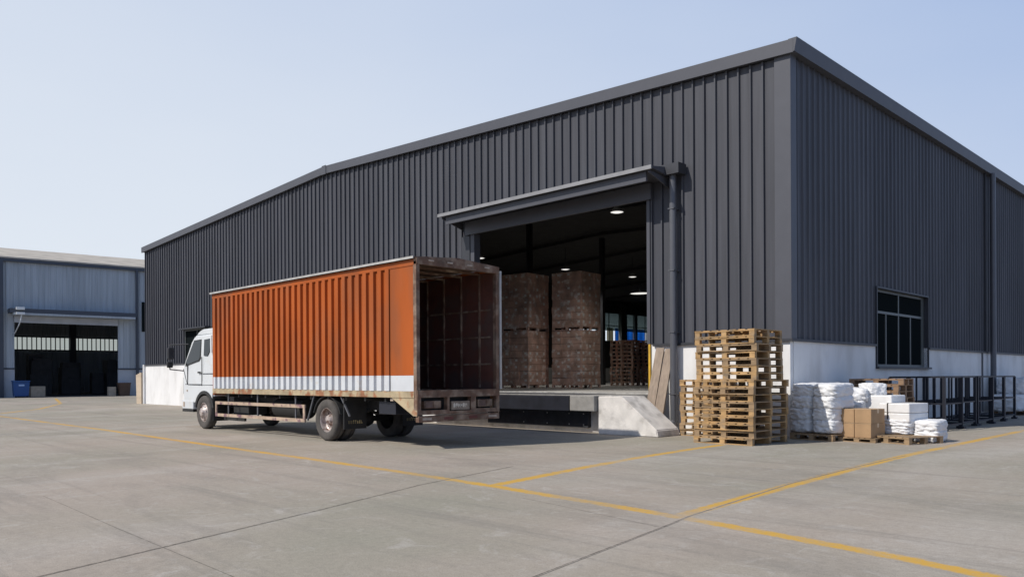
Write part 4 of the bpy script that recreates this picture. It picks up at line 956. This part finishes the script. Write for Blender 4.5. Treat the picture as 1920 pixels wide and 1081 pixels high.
mb = MB(); mb.box(.03, .1, o_v0, o_v1, o_h, 6.8); mb.build('door_header', MAT['lbplinth'], lb)
mb = MB(); mb.tube((.25, 10.5, 1.3), (.25, 10.5, HB-.1), .12, 10); mb.tube((.25, .9, .2), (.25, .9, HB-.1), .16, 10) if 0 else None
mb.build('downpipe', MAT['lbdark'], lb, True)
mb = MB(); mb.box(.06, .35, -.2, .2, 0, HB-.12); mb.build('dark_column', MAT['lbdark'], lb)
mb = MB(); mb.box(.02, .1, 10.95, 12.2, 5.8, 8.5); mb.build('window', MAT['glassd'], lb)
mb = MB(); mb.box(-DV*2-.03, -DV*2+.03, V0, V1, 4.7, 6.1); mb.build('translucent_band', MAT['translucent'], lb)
mb = MB()
y = -10
while y < 40: mb.box(-DV*2+.04, -DV*2+.10, y-.05, y+.05, 4.7, 6.1); y += .45
for y in (-5, 9.2, 22): mb.box(-DV*2+.1, -DV*2+.6, y-.3, y+.3, 0, HB)
mb.box(-DV*2+.04, -DV*2+.2, V0, V1, 4.6, 4.75); mb.box(-DV*2+.04, -DV*2+.2, V0, V1, 6.05, 6.2); mb.build('band_bars', MAT['lbdark'], lb)
mb = MB(); mb.box(-DV*2+.0, -.16, V0, V1, 0.0, .03); mb.build('interior_floor', MAT['liner'], lb)
# dark goods inside the shed
for i, (x, y, sx, sy, sz, lab) in enumerate(((-9, 4.0, 3, 2.2, 4.0, 'dark bulky heap of goods at the left inside the pale shed'), (-10, 6.8, 3, 1.8, 3.1, 'low dark heap of goods in the middle of the pale shed'), (-10, 10.3, 5, 3.6, 3.5, 'dark bulky heap of goods at the right inside the pale shed'))):
    mb = MB(); rr = random.Random(50+i)
    for q in range(9):
        a_ = rr.uniform(.5, 1.1); b_q = rr.uniform(.4, .8); cx_ = rr.uniform(-sx/2+a_, sx/2-a_); cy_q = rr.uniform(-sy/2+b_q, sy/2-b_q); h_ = sz*rr.uniform(.35, 1)
        mb.box(cx_-a_, cx_+a_, cy_q-b_q, cy_q+b_q, 0, h_+q*.003, bev=.06)
    me = bpy.data.meshes.new('goods_heap'); mb.bm.to_mesh(me); mb.bm.free(); me.materials.append(MAT['liner'])
    o = link('goods_heap', me); o.location = lb.matrix_basis @ Vector((x, y, .03)); o.rotation_euler = (0, 0, RZ); tag(o, lab, 'goods', 'heaps of goods inside the pale shed')
def LBp(x, y, z=0): return Matrix.Rotation(RZ, 4, 'Z') @ Vector((x, y, z)) + Vector((-67.8, -1.5, 0))
# blue bin
b_ = empty('waste_bin', LBp(1.4, 1.25), RZ); tag(b_, 'big blue waste bin standing left of the pale shed doorway', 'bin')
mb = MB(); mb.prism([(-.5, .12), (.5, .12), (.58, 1.3), (-.58, 1.3)], 'x', -.5, .5); mb.build('body', MAT['bin'], b_)
mb = MB(); mb.box(-.56, .56, -.62, .62, 1.3, 1.4, bev=.02); mb.build('lid', MAT['bin'], b_)
mb = MB(); mb.box(.501, .51, -.2, .2, .95, 1.08); mb.build('logo_mark', MAT['binlogo'], b_)
for y in (-.4, .4): MB().tube((.45, y, .08), (.5, y, .08), .08, 10).build('castor', MAT['chassis'], b_)
o = MB().box(-.4, .4, -.55, .55, 0, .9, bev=.02).build('carton', MAT['beige']); o.location = LBp(-1.0, 2.75); tag(o, 'beige box just inside the shed, right of the blue bin', 'carton')
b2 = MB().prism([(-.38, 0), (.38, 0), (.48, 1.1), (-.48, 1.1)], 'x', -.4, .4).build('brown_bin', MAT['brownbin']); b2.location = LBp(.7, 9.25); b2.rotation_euler = (0, 0, RZ); tag(b2, 'brown bin standing right of the pale shed doorway', 'bin')
MB().box(-.43, .43, -.5, .5, 1.1, 1.16).build('lid', MAT['brownbin'], b2)
o = MB().box(-.3, .3, -.3, .3, 0, .8, bev=.02).build('carton', MAT['beige']); o.location = LBp(.45, 8.3); o.rotation_euler = (0, 0, RZ); tag(o, 'beige box between the shed doorway and the brown bin', 'carton')
o = MB().box(-.15, .15, -.3, .3, 0, .22, bev=.01).build('floodlight', MAT['lamp']); o.location = LBp(1.52, 1.25, 7.22); o.rotation_euler = (0, 0, RZ); tag(o, 'white floodlight on a curved arm at the left end of the shed canopy', 'floodlight')
mb = MB(); pp = [Vector((0, .1, -.35)), Vector((-.05, .0, -.9)), Vector((-.3, -.1, -1.3)), Vector((-1.4, -.25, -1.9))]
for a, b in zip(pp, pp[1:]): mb.tube(a, b, .045, 8)
mb.build('arm', MAT['lamp'], o)
MB().box(-.15, .15, -.3, .3, -.40, -.20).build('lamp_head', MAT['lamp'], o)
# boards at the far left end of the warehouse
for i in range(3):
    o = MB().box(-.11, .11, -.05, .05, 0, 1.85-.06*i).build('upright_board', MAT['beige']); o.location = (-40.45-i*.24, -.12, 0); o.rotation_euler = (.0, -.02*i, .1)
    tag(o, 'narrow beige board upright against the far left end of the warehouse, %s' % ('nearest the white wall', 'the middle one', 'outermost')[i], 'board', 'boards at the far end of the warehouse')
